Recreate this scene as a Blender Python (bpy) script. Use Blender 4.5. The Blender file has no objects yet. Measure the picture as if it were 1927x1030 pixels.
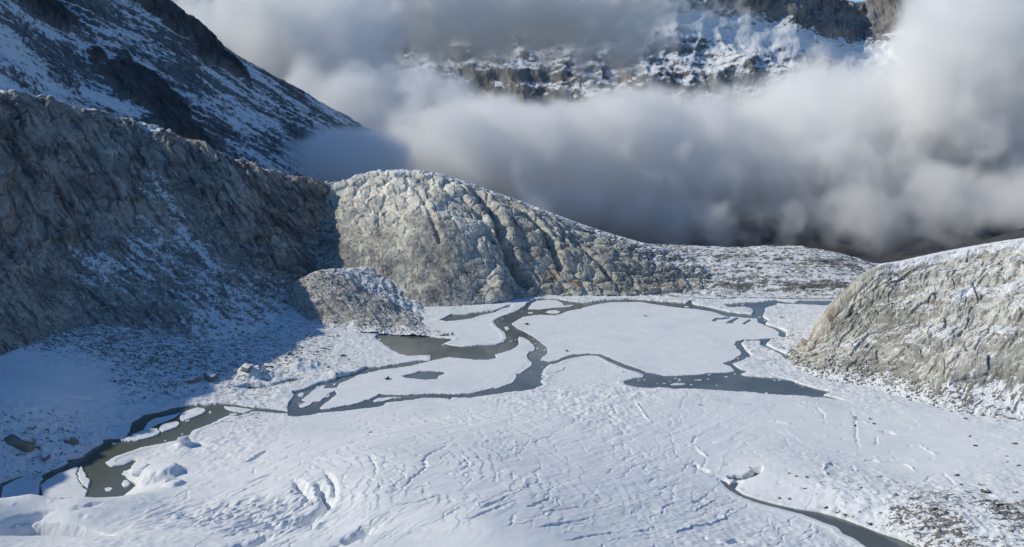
import bpy, bmesh, math, random
import numpy as np

# ------------------------------------------------------------------ camera, sky, sun, exposure
S = bpy.context.scene
COL = S.collection
cam_d = bpy.data.cameras.new("camera")
cam_d.sensor_width = 36.0
cam_d.lens = 36.0 * 1512.0 / 1927.0
cam_d.clip_start = 1.0
cam_d.clip_end = 60000.0
cam = bpy.data.objects.new("camera", cam_d)
COL.objects.link(cam)
cam.location = (0, 0, 160)
cam.rotation_euler = (math.pi / 2 - math.atan(315 / 1512.0), 0, 0)
S.camera = cam

SUN_EL, SUN_X, SUN_Y = math.radians(34.5), -0.995, 0.10          # towards the sun
world = bpy.data.worlds.new("World")
S.world = world
world.use_nodes = True
wn = world.node_tree
bg = wn.nodes["Background"]
sky = wn.nodes.new("ShaderNodeTexSky")
sky.sky_type = 'NISHITA'
sky.sun_disc = False
sky.sun_elevation = SUN_EL
sky.sun_rotation = math.atan2(SUN_X, SUN_Y)
sky.altitude = 2300
sky.air_density = 1.0
sky.dust_density = 0.3
sky.ozone_density = 1.5
hs = wn.nodes.new("ShaderNodeHueSaturation")
hs.inputs['Saturation'].default_value = 1.22
wn.links.new(sky.outputs[0], hs.inputs['Color'])
wn.links.new(hs.outputs[0], bg.inputs[0])
bg.inputs[1].default_value = 0.138

sl = bpy.data.lights.new("sun", 'SUN')
sl.energy = 3.6
sl.angle = math.radians(0.5)
sl.color = (1.0, 0.935, 0.775)
sun = bpy.data.objects.new("sun", sl)
COL.objects.link(sun)
from mathutils import Vector
sd_ = Vector((SUN_X * math.cos(SUN_EL), SUN_Y * math.cos(SUN_EL), math.sin(SUN_EL)))
sun.rotation_euler = sd_.to_track_quat('Z', 'Y').to_euler()
sun.location = (-400, -100, 600)

S.view_settings.view_transform = 'Standard'
S.view_settings.look = 'None'
S.view_settings.gamma = 1.0
S.view_settings.exposure = -0.11
S.render.engine = 'CYCLES'
S.cycles.max_bounces = 18
S.cycles.diffuse_bounces = 3
S.cycles.glossy_bounces = 2
S.cycles.volume_bounces = 15
S.cycles.volume_step_rate = 2.8
S.cycles.volume_max_steps = 512
S.cycles.use_denoising = True

# ------------------------------------------------------------------ noise (numpy)
def _h(ix, iy, seed):
    n = (ix.astype(np.int64) * 374761393 + iy.astype(np.int64) * 668265263 + seed * 1274126177) & 0xffffffff
    n = ((n ^ (n >> 13)) * 1274126177) & 0xffffffff
    n = (n ^ (n >> 16)) & 0xffffff
    return n.astype(np.float32) / 16777216.0

def gnoise(x, y, seed=0):
    x = np.asarray(x, np.float32); y = np.asarray(y, np.float32)
    ix = np.floor(x); iy = np.floor(y)
    fx = x - ix; fy = y - iy
    ux = fx * fx * fx * (fx * (fx * 6 - 15) + 10); uy = fy * fy * fy * (fy * (fy * 6 - 15) + 10)
    def g(ax, ay, dx, dy):
        a = _h(ax, ay, seed) * 6.2831853
        return np.cos(a) * dx + np.sin(a) * dy
    a = g(ix, iy, fx, fy); b = g(ix + 1, iy, fx - 1, fy)
    c = g(ix, iy + 1, fx, fy - 1); d = g(ix + 1, iy + 1, fx - 1, fy - 1)
    return ((a * (1 - ux) + b * ux) * (1 - uy) + (c * (1 - ux) + d * ux) * uy) * 1.5

def fbm(x, y, octv=4, seed=0, gain=0.5):
    t = 0; a = 1.0; f = 1.0; n = 0
    for i in range(octv):
        t = t + a * gnoise(x * f + 17.3 * i, y * f - 9.1 * i, seed + i); n += a
        a *= gain; f *= 2.03
    return t / n

def ridged(x, y, octv=4, seed=0, gain=0.5):
    t = 0; a = 1.0; f = 1.0; n = 0
    for i in range(octv):
        t = t + a * (1 - np.abs(gnoise(x * f + 5.7 * i, y * f + 3.3 * i, seed + i)) * 1.6); n += a
        a *= gain; f *= 2.07
    return t / n

def worley(x, y, seed=0):
    x = np.asarray(x, np.float32); y = np.asarray(y, np.float32)
    ix = np.floor(x); iy = np.floor(y)
    f1 = np.full(x.shape, 9.0, np.float32); f2 = f1.copy(); cid = np.zeros(x.shape, np.float32)
    for dx in (-1, 0, 1):
        for dy in (-1, 0, 1):
            cx = ix + dx; cy = iy + dy
            px = cx + _h(cx, cy, seed) * .9 + .05; py = cy + _h(cx, cy, seed + 7) * .9 + .05
            d = np.sqrt((px - x) ** 2 + (py - y) ** 2)
            near = d < f1
            f2 = np.where(near, f1, np.minimum(f2, d))
            cid = np.where(near, _h(cx, cy, seed + 13), cid)
            f1 = np.where(near, d, f1)
    return f1, f2, cid

def cracknet(u, v, su, sv, seed, warp=.25, width=.10):
    """fracture blocks: (thin crack mask 0..1, block value 0..1)"""
    wu = u / su + warp * fbm(u / su / 1.7, v / sv / 1.7, 3, seed + 50); wv = v / sv + warp * fbm(u / su / 1.7, v / sv / 1.7, 3, seed + 60)
    a, b, c = worley(wu, wv, seed)
    t = np.clip((b - a) / width, 0, 1)
    return 1 - t * t * (3 - 2 * t), c

def sstep(a, b, x):
    t = np.clip((x - a) / (b - a), 0, 1)
    return t * t * (3 - 2 * t)

# ------------------------------------------------------------------ objects and tags
def tag(o, label=None, cat=None, group=None, kind=None):
    if label: o['label'] = label
    if cat: o['category'] = cat
    if group: o['group'] = group
    if kind: o['kind'] = kind
    return o

def grid_mesh(name, Pt, mat, attrs=None, keep=None, smooth=True):
    nv, nu = Pt.shape[:2]
    idx = np.arange(nv * nu).reshape(nv, nu)
    q = np.stack([idx[:-1, :-1], idx[:-1, 1:], idx[1:, 1:], idx[1:, :-1]], -1)
    if keep is not None:
        q = q[keep]
    q = q.reshape(-1, 4)
    used = np.zeros(nv * nu, bool); used[q.ravel()] = True
    remap = np.cumsum(used) - 1
    q = remap[q]
    co = Pt.reshape(-1, 3)[used]
    me = bpy.data.meshes.new(name)
    me.vertices.add(len(co)); me.vertices.foreach_set('co', co.astype(np.float32).ravel())
    me.loops.add(q.size); me.loops.foreach_set('vertex_index', q.astype(np.int32).ravel())
    me.polygons.add(len(q))
    me.polygons.foreach_set('loop_start', np.arange(0, q.size, 4, dtype=np.int32))
    if smooth:
        me.polygons.foreach_set('use_smooth', np.ones(len(q), bool))
    for k, v in (attrs or {}).items():
        if v.ndim == 3:
            a = me.attributes.new(k, 'FLOAT_VECTOR', 'POINT')
            a.data.foreach_set('vector', v.reshape(-1, v.shape[-1])[used].astype(np.float32).ravel())
        else:
            a = me.attributes.new(k, 'FLOAT', 'POINT')
            a.data.foreach_set('value', v.ravel()[used].astype(np.float32))
    me.update(calc_edges=True)
    me.materials.append(mat)
    o = bpy.data.objects.new(name, me)
    COL.objects.link(o)
    return o

def crom(C, n):
    """Catmull-Rom along axis 0 of control array C (m, ...), n samples"""
    C = np.asarray(C, np.float64); m = len(C)
    t = np.linspace(0, m - 1, n); i = np.clip(np.floor(t).astype(int), 0, m - 2); f = (t - i)
    sh = (n,) + (1,) * (C.ndim - 1); f = f.reshape(sh)
    p1 = C[i]; p2 = C[i + 1]
    p0 = np.where((i > 0).reshape(sh), C[np.maximum(i - 1, 0)], 2 * p1 - p2)
    p3 = np.where((i < m - 2).reshape(sh), C[np.minimum(i + 2, m - 1)], 2 * p2 - p1)
    return .5 * (2 * p1 + (p2 - p0) * f + (2 * p0 - 5 * p1 + 4 * p2 - p3) * f ** 2 + (3 * p1 - p0 - 3 * p2 + p3) * f ** 3)

def normals(Pt):
    du = np.gradient(Pt, axis=1); dv = np.gradient(Pt, axis=0)
    n = np.cross(du, dv)
    return n / (np.linalg.norm(n, axis=-1, keepdims=True) + 1e-9)

class Loft:
    """a hill face: base line, crest line, profile fractions between them, then rows behind the crest"""
    def __init__(s, base, crest, prof, back, nu, nv, prof2=None, wcol=None):
        base = np.array(base, float); crest = np.array(crest, float)
        rows = []
        for k, (fh, fz) in enumerate(prof):
            f = np.array([fh, fh, fz])[None].repeat(len(base), 0)
            if prof2:                           # other profile on some columns
                g = np.array([prof2[k][0], prof2[k][0], prof2[k][1]])[None]
                f = f + (g - f) * np.array(wcol, float)[:, None]
            rows.append(base + (crest - base) * f)
        rows += [crest + np.array(b) for b in back]
        nfront = len(prof)
        R = np.stack(rows)                      # rows, cols, 3
        A = crom(R.transpose(1, 0, 2), nu)      # nu, rows, 3
        A = A.transpose(1, 0, 2)
        s.P = crom(A, nv)                       # nv, nu, 3
        s.a = np.linspace(0, base.shape[0] - 1, nu)[None, :].repeat(nv, 0)         # column parameter
        s.b = np.linspace(0, (len(rows) - 1) / (nfront - 1), nv)[:, None].repeat(nu, 1)   # 0 base, 1 crest, >1 behind
        mid = np.linalg.norm(np.diff(s.P, axis=1), axis=-1).mean(0)
        s.u = np.concatenate([[0], np.cumsum(mid)])[None, :].repeat(nv, 0)
        midv = np.linalg.norm(np.diff(s.P, axis=0), axis=-1).mean(1)
        s.v = np.concatenate([[0], np.cumsum(midv)])[:, None].repeat(nu, 1)
        s.N = normals(s.P)
    def push(s, d):
        s.P = s.P + s.N * d[..., None]
    def path(s, pts):
        """points in (column, height) -> metres (u, v)"""
        out = []
        nv, nu = s.a.shape
        for a, b in pts:
            i = int(np.clip(a / s.a[0, -1] * (nu - 1), 0, nu - 1)); j = int(np.clip(b / s.b[-1, 0] * (nv - 1), 0, nv - 1))
            out.append((s.u[0, i], s.v[j, 0]))
        return out
    def uvm(s):
        return np.stack([s.u, s.v, s.P[..., 2]], -1)

def seg_dist(x, y, pts, closed=False):
    """distance of points to a polyline, and the signed side of the nearest segment"""
    best = np.full(x.shape, 1e9, np.float32); side = np.zeros(x.shape, np.float32)
    n = len(pts)
    for k in range(n if closed else n - 1):
        ax, ay = pts[k][0], pts[k][1]; bx, by = pts[(k + 1) % n][0], pts[(k + 1) % n][1]
        dx, dy = bx - ax, by - ay; L2 = dx * dx + dy * dy + 1e-9
        t = np.clip(((x - ax) * dx + (y - ay) * dy) / L2, 0, 1)
        ex = x - ax - t * dx; ey = y - ay - t * dy
        d = ex * ex + ey * ey
        m = d < best
        best = np.where(m, d, best)
        side = np.where(m, np.sign(dx * ey - dy * ex), side)
    return np.sqrt(best), side

def inside(x, y, pts):
    c = np.zeros(x.shape, bool); n = len(pts)
    for k in range(n):
        ax, ay = pts[k]; bx, by = pts[(k + 1) % n]
        if ay == by: continue
        m = (ay > y) != (by > y)
        c ^= m & (x < (bx - ax) * (y - ay) / (by - ay) + ax)
    return c

def sdist(x, y, pts, far=25.0):
    """signed distance, positive inside the outline; clipped to far outside its box"""
    p = np.array(pts)
    out = np.full(x.shape, -far, np.float32)
    m = (x > p[:, 0].min() - far) & (x < p[:, 0].max() + far) & (y > p[:, 1].min() - far) & (y < p[:, 1].max() + far)
    xs = x[m]; ys = y[m]
    d, _ = seg_dist(xs, ys, pts, True)
    ins = inside(xs, ys, pts)
    out[m] = np.where(ins, d, -d)
    return np.maximum(out, -far)

# ------------------------------------------------------------------ materials
def new_mat(name):
    m = bpy.data.materials.new(name); m.use_nodes = True
    nt = m.node_tree; b = nt.nodes["Principled BSDF"]
    return m, nt, b

class NT:
    def __init__(s, nt): s.nt = nt
    def n(s, t, **k):
        x = s.nt.nodes.new(t)
        for a, v in k.items(): setattr(x, a, v)
        return x
    def l(s, a, b): s.nt.links.new(a, b)
    def attr(s, name, vec=False):
        x = s.n('ShaderNodeAttribute', attribute_name=name)
        return x.outputs['Vector'] if vec else x.outputs['Fac']
    def noise(s, vec, scale, detail=4, rough=.55, sxyz=None):
        if sxyz:
            m = s.n('ShaderNodeMapping'); m.inputs['Scale'].default_value = sxyz
            s.l(vec, m.inputs['Vector']); vec = m.outputs[0]
        x = s.n('ShaderNodeTexNoise'); x.inputs['Scale'].default_value = scale
        x.inputs['Detail'].default_value = detail; x.inputs['Roughness'].default_value = rough
        s.l(vec, x.inputs['Vector']); return x.outputs['Fac']
    def math(s, op, a, b=None, c=None, clamp=False):
        x = s.n('ShaderNodeMath', operation=op); x.use_clamp = clamp
        for i, v in enumerate((a, b, c)):
            if v is None: continue
            if isinstance(v, (int, float)): x.inputs[i].default_value = v
            else: s.l(v, x.inputs[i])
        return x.outputs[0]
    def ss(s, v, a, b):
        x = s.n('ShaderNodeMapRange', interpolation_type='SMOOTHSTEP')
        s.l(v, x.inputs[0]); x.inputs[1].default_value = a; x.inputs[2].default_value = b
        return x.outputs[0]
    def mix(s, f, a, b):
        x = s.n('ShaderNodeMix', data_type='RGBA')
        for i, v in ((0, f), (6, a), (7, b)):
            if isinstance(v, tuple): x.inputs[i].default_value = v + (1,)
            elif isinstance(v, (int, float)): x.inputs[i].default_value = v
            else: s.l(v, x.inputs[i])
        return x.outputs[2]
    def mul(s, a, f):
        x = s.n('ShaderNodeVectorMath', operation='SCALE'); s.l(a, x.inputs[0])
        if isinstance(f, (int, float)): x.inputs['Scale'].default_value = f
        else: s.l(f, x.inputs['Scale'])
        return x.outputs[0]

SNOW = (0.82, 0.83, 0.845)

def rock_mat(name, light, dark, stain, streak=(.5, .06), streak_thr=(.52, .66), snow_amp=(.9, .6), unit=1.0, bump=.5, stain_amt=.8):
    m, nt, b = new_mat(name); T = NT(nt)
    uv = T.attr('uvm', True)
    big = T.noise(uv, .035 / unit, 3)
    mid = T.noise(uv, .22 / unit, 5, .6)
    fine = T.noise(uv, 1.1 / unit, 4, .65)
    stk = T.noise(uv, 1.0 / unit, 4, .6, (streak[0], streak[1], .02))
    c = T.mix(T.ss(T.math('ADD', T.math('MULTIPLY', big, .55), T.math('MULTIPLY', mid, .45)), .40, .60), dark, light)
    c = T.mix(T.math('MULTIPLY', T.ss(stk, *streak_thr), stain_amt), c, stain)
    c = T.mul(c, T.math('ADD', T.math('MULTIPLY', fine, .9), .55))
    c = T.mul(c, T.attr('tone'))
    c = T.mix(T.attr('rust'), c, (.36, .15, .045))
    sn = T.math('ADD', T.attr('snow'), T.math('MULTIPLY', T.math('SUBTRACT', mid, .5), snow_amp[0] * 1.5))
    sn = T.math('ADD', sn, T.math('MULTIPLY', T.math('SUBTRACT', fine, .5), snow_amp[1] * 2.0))
    sf = T.ss(sn, .42, .60)
    c = T.mix(sf, c, SNOW)
    T.l(c, b.inputs['Base Color'])
    b.inputs['Roughness'].default_value = .85
    b.inputs['Specular IOR Level'].default_value = .25
    bp = T.n('ShaderNodeBump'); bp.inputs['Strength'].default_value = bump; bp.inputs['Distance'].default_value = .6 * unit
    T.l(T.math('ADD', fine, mid), bp.inputs['Height']); T.l(bp.outputs[0], b.inputs['Normal'])
    return m

def snow_mat(name, rock=True):
    m, nt, b = new_mat(name); T = NT(nt)
    geo = T.n('ShaderNodeNewGeometry').outputs['Position']
    fine = T.noise(geo, .9, 5, .6)
    mid = T.noise(geo, .12, 4, .55)
    lng = T.noise(geo, .5, 4, .6, (.35, 1.0, 1.0))
    big = T.noise(geo, .03, 5, .6)
    c = T.mix(T.ss(mid, .35, .65), (.76, .785, .815), (.83, .84, .85))
    c = T.mix(T.math('MULTIPLY', T.ss(T.math('ADD', big, T.math('MULTIPLY', T.math('SUBTRACT', lng, .5), .5)), .50, .68), .55), c, (.62, .66, .70))
    pz = T.n('ShaderNodeSeparateXYZ'); T.l(geo, pz.inputs[0])
    wetn = T.math('ADD', pz.outputs[2], T.math('MULTIPLY', T.math('SUBTRACT', fine, .5), .5))
    c = T.mix(T.ss(wetn, .30, .06), c, (.33, .37, .38))
    if rock:
        rk = T.math('ADD', T.attr('rocky'), T.math('ADD', T.math('MULTIPLY', T.math('SUBTRACT', fine, .5), 1.7), T.math('MULTIPLY', T.math('SUBTRACT', lng, .5), 1.5)))
        rc = T.mix(T.ss(fine, .35, .65), (.10, .095, .09), (.24, .22, .19))
        c = T.mix(T.ss(rk, .52, .64), c, rc)
        ice = T.attr('ice')
        c = T.mix(ice, c, (.24, .235, .215))  # mixes to a dark grey-brown inside the lower left hollow
    T.l(c, b.inputs['Base Color'])
    b.inputs['Roughness'].default_value = .7
    b.inputs['Specular IOR Level'].default_value = .2
    bp = T.n('ShaderNodeBump'); bp.inputs['Strength'].default_value = .22; bp.inputs['Distance'].default_value = .45
    T.l(T.math('ADD', T.math('MULTIPLY', fine, .5), lng), bp.inputs['Height']); T.l(bp.outputs[0], b.inputs['Normal'])
    return m

def water_mat():
    m, nt, b = new_mat("glacial_water"); T = NT(nt)
    geo = T.n('ShaderNodeNewGeometry').outputs['Position']
    n = T.noise(geo, .03, 4)
    x = T.n('ShaderNodeSeparateXYZ'); T.l(geo, x.inputs[0])
    c = T.mix(T.ss(n, .38, .62), (.115, .13, .128), (.165, .183, .178))
    silt = T.math('MULTIPLY', T.ss(x.outputs[0], -105.0, -165.0), 1.0)
    c = T.mix(silt, c, (.125, .135, .11))
    T.l(c, b.inputs['Base Color'])
    b.inputs['Roughness'].default_value = .09
    b.inputs['Specular IOR Level'].default_value = .4
    w = T.noise(geo, 1.4, 3)
    bp = T.n('ShaderNodeBump'); bp.inputs['Strength'].default_value = .05; bp.inputs['Distance'].default_value = .2
    T.l(w, bp.inputs['Height']); T.l(bp.outputs[0], b.inputs['Normal'])
    return m

M_SNOW = snow_mat("snow")
M_WATER = water_mat()
M_DOME = rock_mat("pale_granite", (.66, .63, .55), (.36, .355, .325), (.15, .15, .14), (.30, .06), (.56, .68), (.9, .9), bump=.35)
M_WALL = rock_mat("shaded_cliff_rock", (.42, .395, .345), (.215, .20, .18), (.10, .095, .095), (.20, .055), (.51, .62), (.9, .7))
M_HILL = rock_mat("cream_granite", (.70, .68, .60), (.36, .35, .31), (.14, .13, .11), (.36, .07), (.54, .64), (.8, .8), bump=.35)
M_RUBBLE = rock_mat("moraine_rubble", (.46, .44, .39), (.29, .28, .255), (.17, .16, .15), (.2, .2), (.6, .7), (.8, 1.1))
M_SADDLE = rock_mat("snowy_rock", (.26, .25, .22), (.13, .13, .12), (.09, .085, .08), (.12, .4), (.56, .68), (1.1, .9))
M_FAR = rock_mat("far_slope_rock", (.20, .20, .20), (.12, .12, .125), (.08, .08, .085), (.05, .35), (.5, .62), (.55, .35), unit=2.5, bump=.6)
M_PEAK = rock_mat("far_peak_rock", (.27, .26, .25), (.15, .145, .14), (.09, .085, .08), (.3, .06), (.5, .62), (.45, .25), unit=8.0)

# ------------------------------------------------------------------ outlines on the lake plane (metres)
LAKE = [(-117.3, 399.6), (-112.7, 398.2), (-105.1, 401.1), (-102.8, 403.4), (-92.0, 405.7), (-78.6, 410.3), (-70.4, 413.4), (-69.4, 418.2), (-65.6, 419.8), (-59.9, 421.5), (-48.7, 426.4), (-35.2, 425.6), (-34.4, 423.1), (-33.8, 426.4), (-24.9, 426.4), (-13.0, 429.8), (-1.1, 435.8), (8.1, 437.6), (12.7, 440.3), (17.6, 447.5), (16.6, 454.0), (19.7, 461.6), (17.0, 465.5), (19.2, 474.6), (22.3, 483.9), (27.8, 487.1), (31.2, 492.5), (40.3, 500.3), (51.1, 504.9), (56.2, 503.7), (60.6, 497.0), (63.2, 490.4), (68.7, 480.8), (74.3, 473.5), (78.6, 469.5), (81.2, 465.5), (79.3, 459.7), (71.9, 456.8), (66.5, 452.1), (67.4, 447.5), (71.5, 443.8), (80.5, 442.0), (88.2, 442.0), (103.2, 440.3), (120.9, 437.6), (138.2, 434.1), (151.9, 429.8), (163.6, 429.0), (168.6, 426.4), (173.1, 426.4), (178.1, 423.9), (184.2, 420.7), (177.9, 427.3), (174.4, 429.8), (182.4, 435.0), (177.6, 438.5), (173.1, 442.9), (168.9, 448.4), (166.1, 454.0), (161.1, 457.8), (149.2, 460.6), (141.8, 462.6), (138.4, 465.5), (145.6, 472.5), (141.9, 474.6), (140.0, 479.7), (139.1, 486.0), (147.2, 493.6), (153.3, 499.2), (156.6, 504.9), (155.8, 511.9), (156.1, 521.4), (157.1, 530.1), (161.8, 536.5), (168.4, 536.5), (173.2, 535.2), (169.1, 526.4), (172.2, 519.0), (174.9, 510.7), (176.4, 502.6), (177.3, 497.0), (183.2, 497.0), (186.6, 503.7), (180.4, 506.0), (178.4, 510.7), (175.8, 519.0), (173.1, 527.6), (179.9, 537.8), (186.7, 541.7), (192.9, 545.6), (195.6, 553.7), (198.2, 559.2), (196.6, 566.2), (193.1, 573.4), (189.5, 580.8), (194.3, 589.9), (194.1, 602.5), (198.8, 613.9), (204.4, 629.2), (213.1, 636.2), (220.9, 647.0), (226.3, 643.4), (239.5, 643.4), (255.6, 639.8), (277.4, 639.8), (292.4, 654.5), (270.1, 654.5), (243.4, 654.5), (234.1, 647.0), (228.1, 648.9), (221.7, 656.3), (208.8, 650.7), (192.3, 647.0), (175.5, 641.6), (176.6, 634.4), (181.8, 632.7), (188.7, 634.4), (193.2, 627.5), (192.3, 617.2), (187.8, 609.0), (179.9, 610.6), (171.2, 617.2), (163.2, 627.5), (154.5, 636.2), (148.4, 641.6), (149.9, 650.7), (157.9, 654.5), (149.9, 654.5), (144.3, 645.2), (135.4, 648.9), (126.9, 650.7), (112.3, 656.3), (97.2, 660.1), (78.8, 656.3), (69.3, 650.7), (62.3, 647.0), (53.7, 648.9), (45.2, 654.5), (38.8, 660.1), (25.4, 662.0), (18.5, 656.3), (13.9, 647.0), (9.2, 630.9), (4.9, 620.6), (-1.5, 610.6), (-9.6, 599.3), (-13.5, 588.4), (-10.4, 574.9), (-5.2, 560.6), (-2.8, 545.6), (-5.0, 533.9), (-10.4, 527.6), (-21.2, 526.4), (-28.3, 523.9), (-35.5, 522.7), (-42.9, 526.4), (-47.6, 530.1), (-43.7, 536.5), (-42.3, 541.7), (-51.8, 544.3), (-61.6, 548.3), (-73.4, 552.3), (-78.9, 551.0), (-85.3, 556.4), (-91.3, 557.8), (-95.9, 551.0), (-96.3, 544.3), (-91.9, 537.8), (-83.5, 523.9), (-79.4, 515.4), (-73.0, 507.2), (-67.3, 503.7), (-60.5, 504.9), (-52.8, 504.9), (-52.2, 499.2), (-52.3, 492.5), (-59.1, 492.5), (-68.6, 487.1), (-80.9, 479.7), (-90.7, 478.7), (-92.9, 472.5), (-94.7, 468.5), (-99.3, 463.6), (-105.3, 461.6), (-105.0, 455.9), (-108.0, 452.1), (-113.6, 449.3), (-116.5, 442.0), (-121.3, 436.7), (-125.1, 434.1), (-122.2, 429.8), (-122.1, 424.8), (-121.8, 417.4), (-120.6, 409.5)]
RIVER = [(-186.9, 342.3), (-181.3, 337.3), (-176.1, 340.1), (-174.3, 344.0), (-173.1, 344.0), (-172.4, 337.9), (-169.5, 334.6), (-174.3, 334.6), (-173.9, 330.9), (-168.2, 325.7), (-160.8, 318.7), (-164.4, 305.9), (-175.4, 299.7), (-203.4, 299.7), (-223.0, 303.2), (-229.4, 316.3), (-221.2, 321.2), (-219.0, 325.2), (-214.2, 328.8), (-207.6, 324.7), (-207.2, 328.8), (-206.3, 333.6), (-203.6, 337.3), (-202.7, 342.3), (-205.5, 345.1), (-199.6, 348.0), (-200.2, 351.5), (-199.8, 358.0), (-198.1, 362.3), (-199.7, 368.0), (-196.4, 369.3), (-190.6, 368.0), (-190.1, 372.5), (-191.9, 379.1), (-195.7, 390.2), (-194.7, 395.2), (-194.7, 400.4), (-187.9, 404.1), (-184.8, 408.7), (-178.3, 411.9), (-170.5, 414.2), (-165.0, 415.0), (-156.9, 416.6), (-153.7, 415.8), (-145.4, 412.6), (-135.8, 409.5), (-123.4, 406.4), (-118.3, 403.4), (-124.0, 403.4), (-132.9, 404.9), (-139.9, 406.4), (-139.5, 403.4), (-144.5, 399.6), (-149.3, 400.4), (-151.3, 396.7), (-153.7, 391.6), (-156.2, 387.4), (-158.7, 383.2), (-161.2, 379.1), (-160.4, 373.8), (-162.3, 371.8), (-164.3, 367.3), (-170.5, 363.6), (-177.5, 359.2), (-181.6, 354.4), (-185.8, 348.5)]
CHANNEL = [(92.1, 320.2), (94.5, 317.3), (97.3, 311.0), (104.4, 305.0), (109.9, 301.9), (115.4, 298.8), (123.0, 296.2), (127.3, 293.6), (131.3, 290.3), (135.6, 285.8), (139.7, 281.0), (142.6, 278.3), (145.7, 276.4), (148.1, 273.0), (151.0, 269.0), (155.4, 253.5), (135.2, 250.3), (131.3, 270.1), (131.0, 272.6), (129.8, 276.8), (127.0, 279.8), (126.2, 285.4), (122.3, 288.6), (120.2, 291.5), (116.3, 295.3), (109.2, 299.7), (103.7, 302.8), (96.7, 308.7), (93.3, 314.4)]
POOL2 = [(-54.1, 593.0), (-47.2, 609.0), (-34.7, 609.0), (-30.0, 613.9), (-20.4, 617.2), (-14.2, 620.6), (-3.7, 634.4), (0.7, 639.8), (-6.6, 627.5), (-13.3, 617.2), (-24.3, 607.3), (-32.1, 597.7), (-43.9, 591.5), (-49.0, 589.9)]
POOL3 = [(-159.9, 438.5), (-152.5, 443.8), (-140.4, 444.7), (-136.0, 451.2), (-130.7, 454.9), (-121.9, 457.8), (-131.0, 450.2), (-137.3, 444.7), (-147.4, 437.6), (-154.8, 436.7)]

GAP1 = [(94.6, 326.3), (98.0, 327.0), (101.1, 326.3), (104.1, 327.2), (107.2, 330.1), (105.9, 331.8), (110.9, 331.5), (108.9, 326.5), (105.4, 323.9), (101.5, 323.2), (97.6, 323.9)]
GAP2 = [(91.3, 324.3), (92.8, 322.9), (93.0, 320.2), (94.9, 320.5), (97.7, 322.5), (95.7, 318.5), (93.3, 314.2), (92.1, 318.4)]

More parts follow.
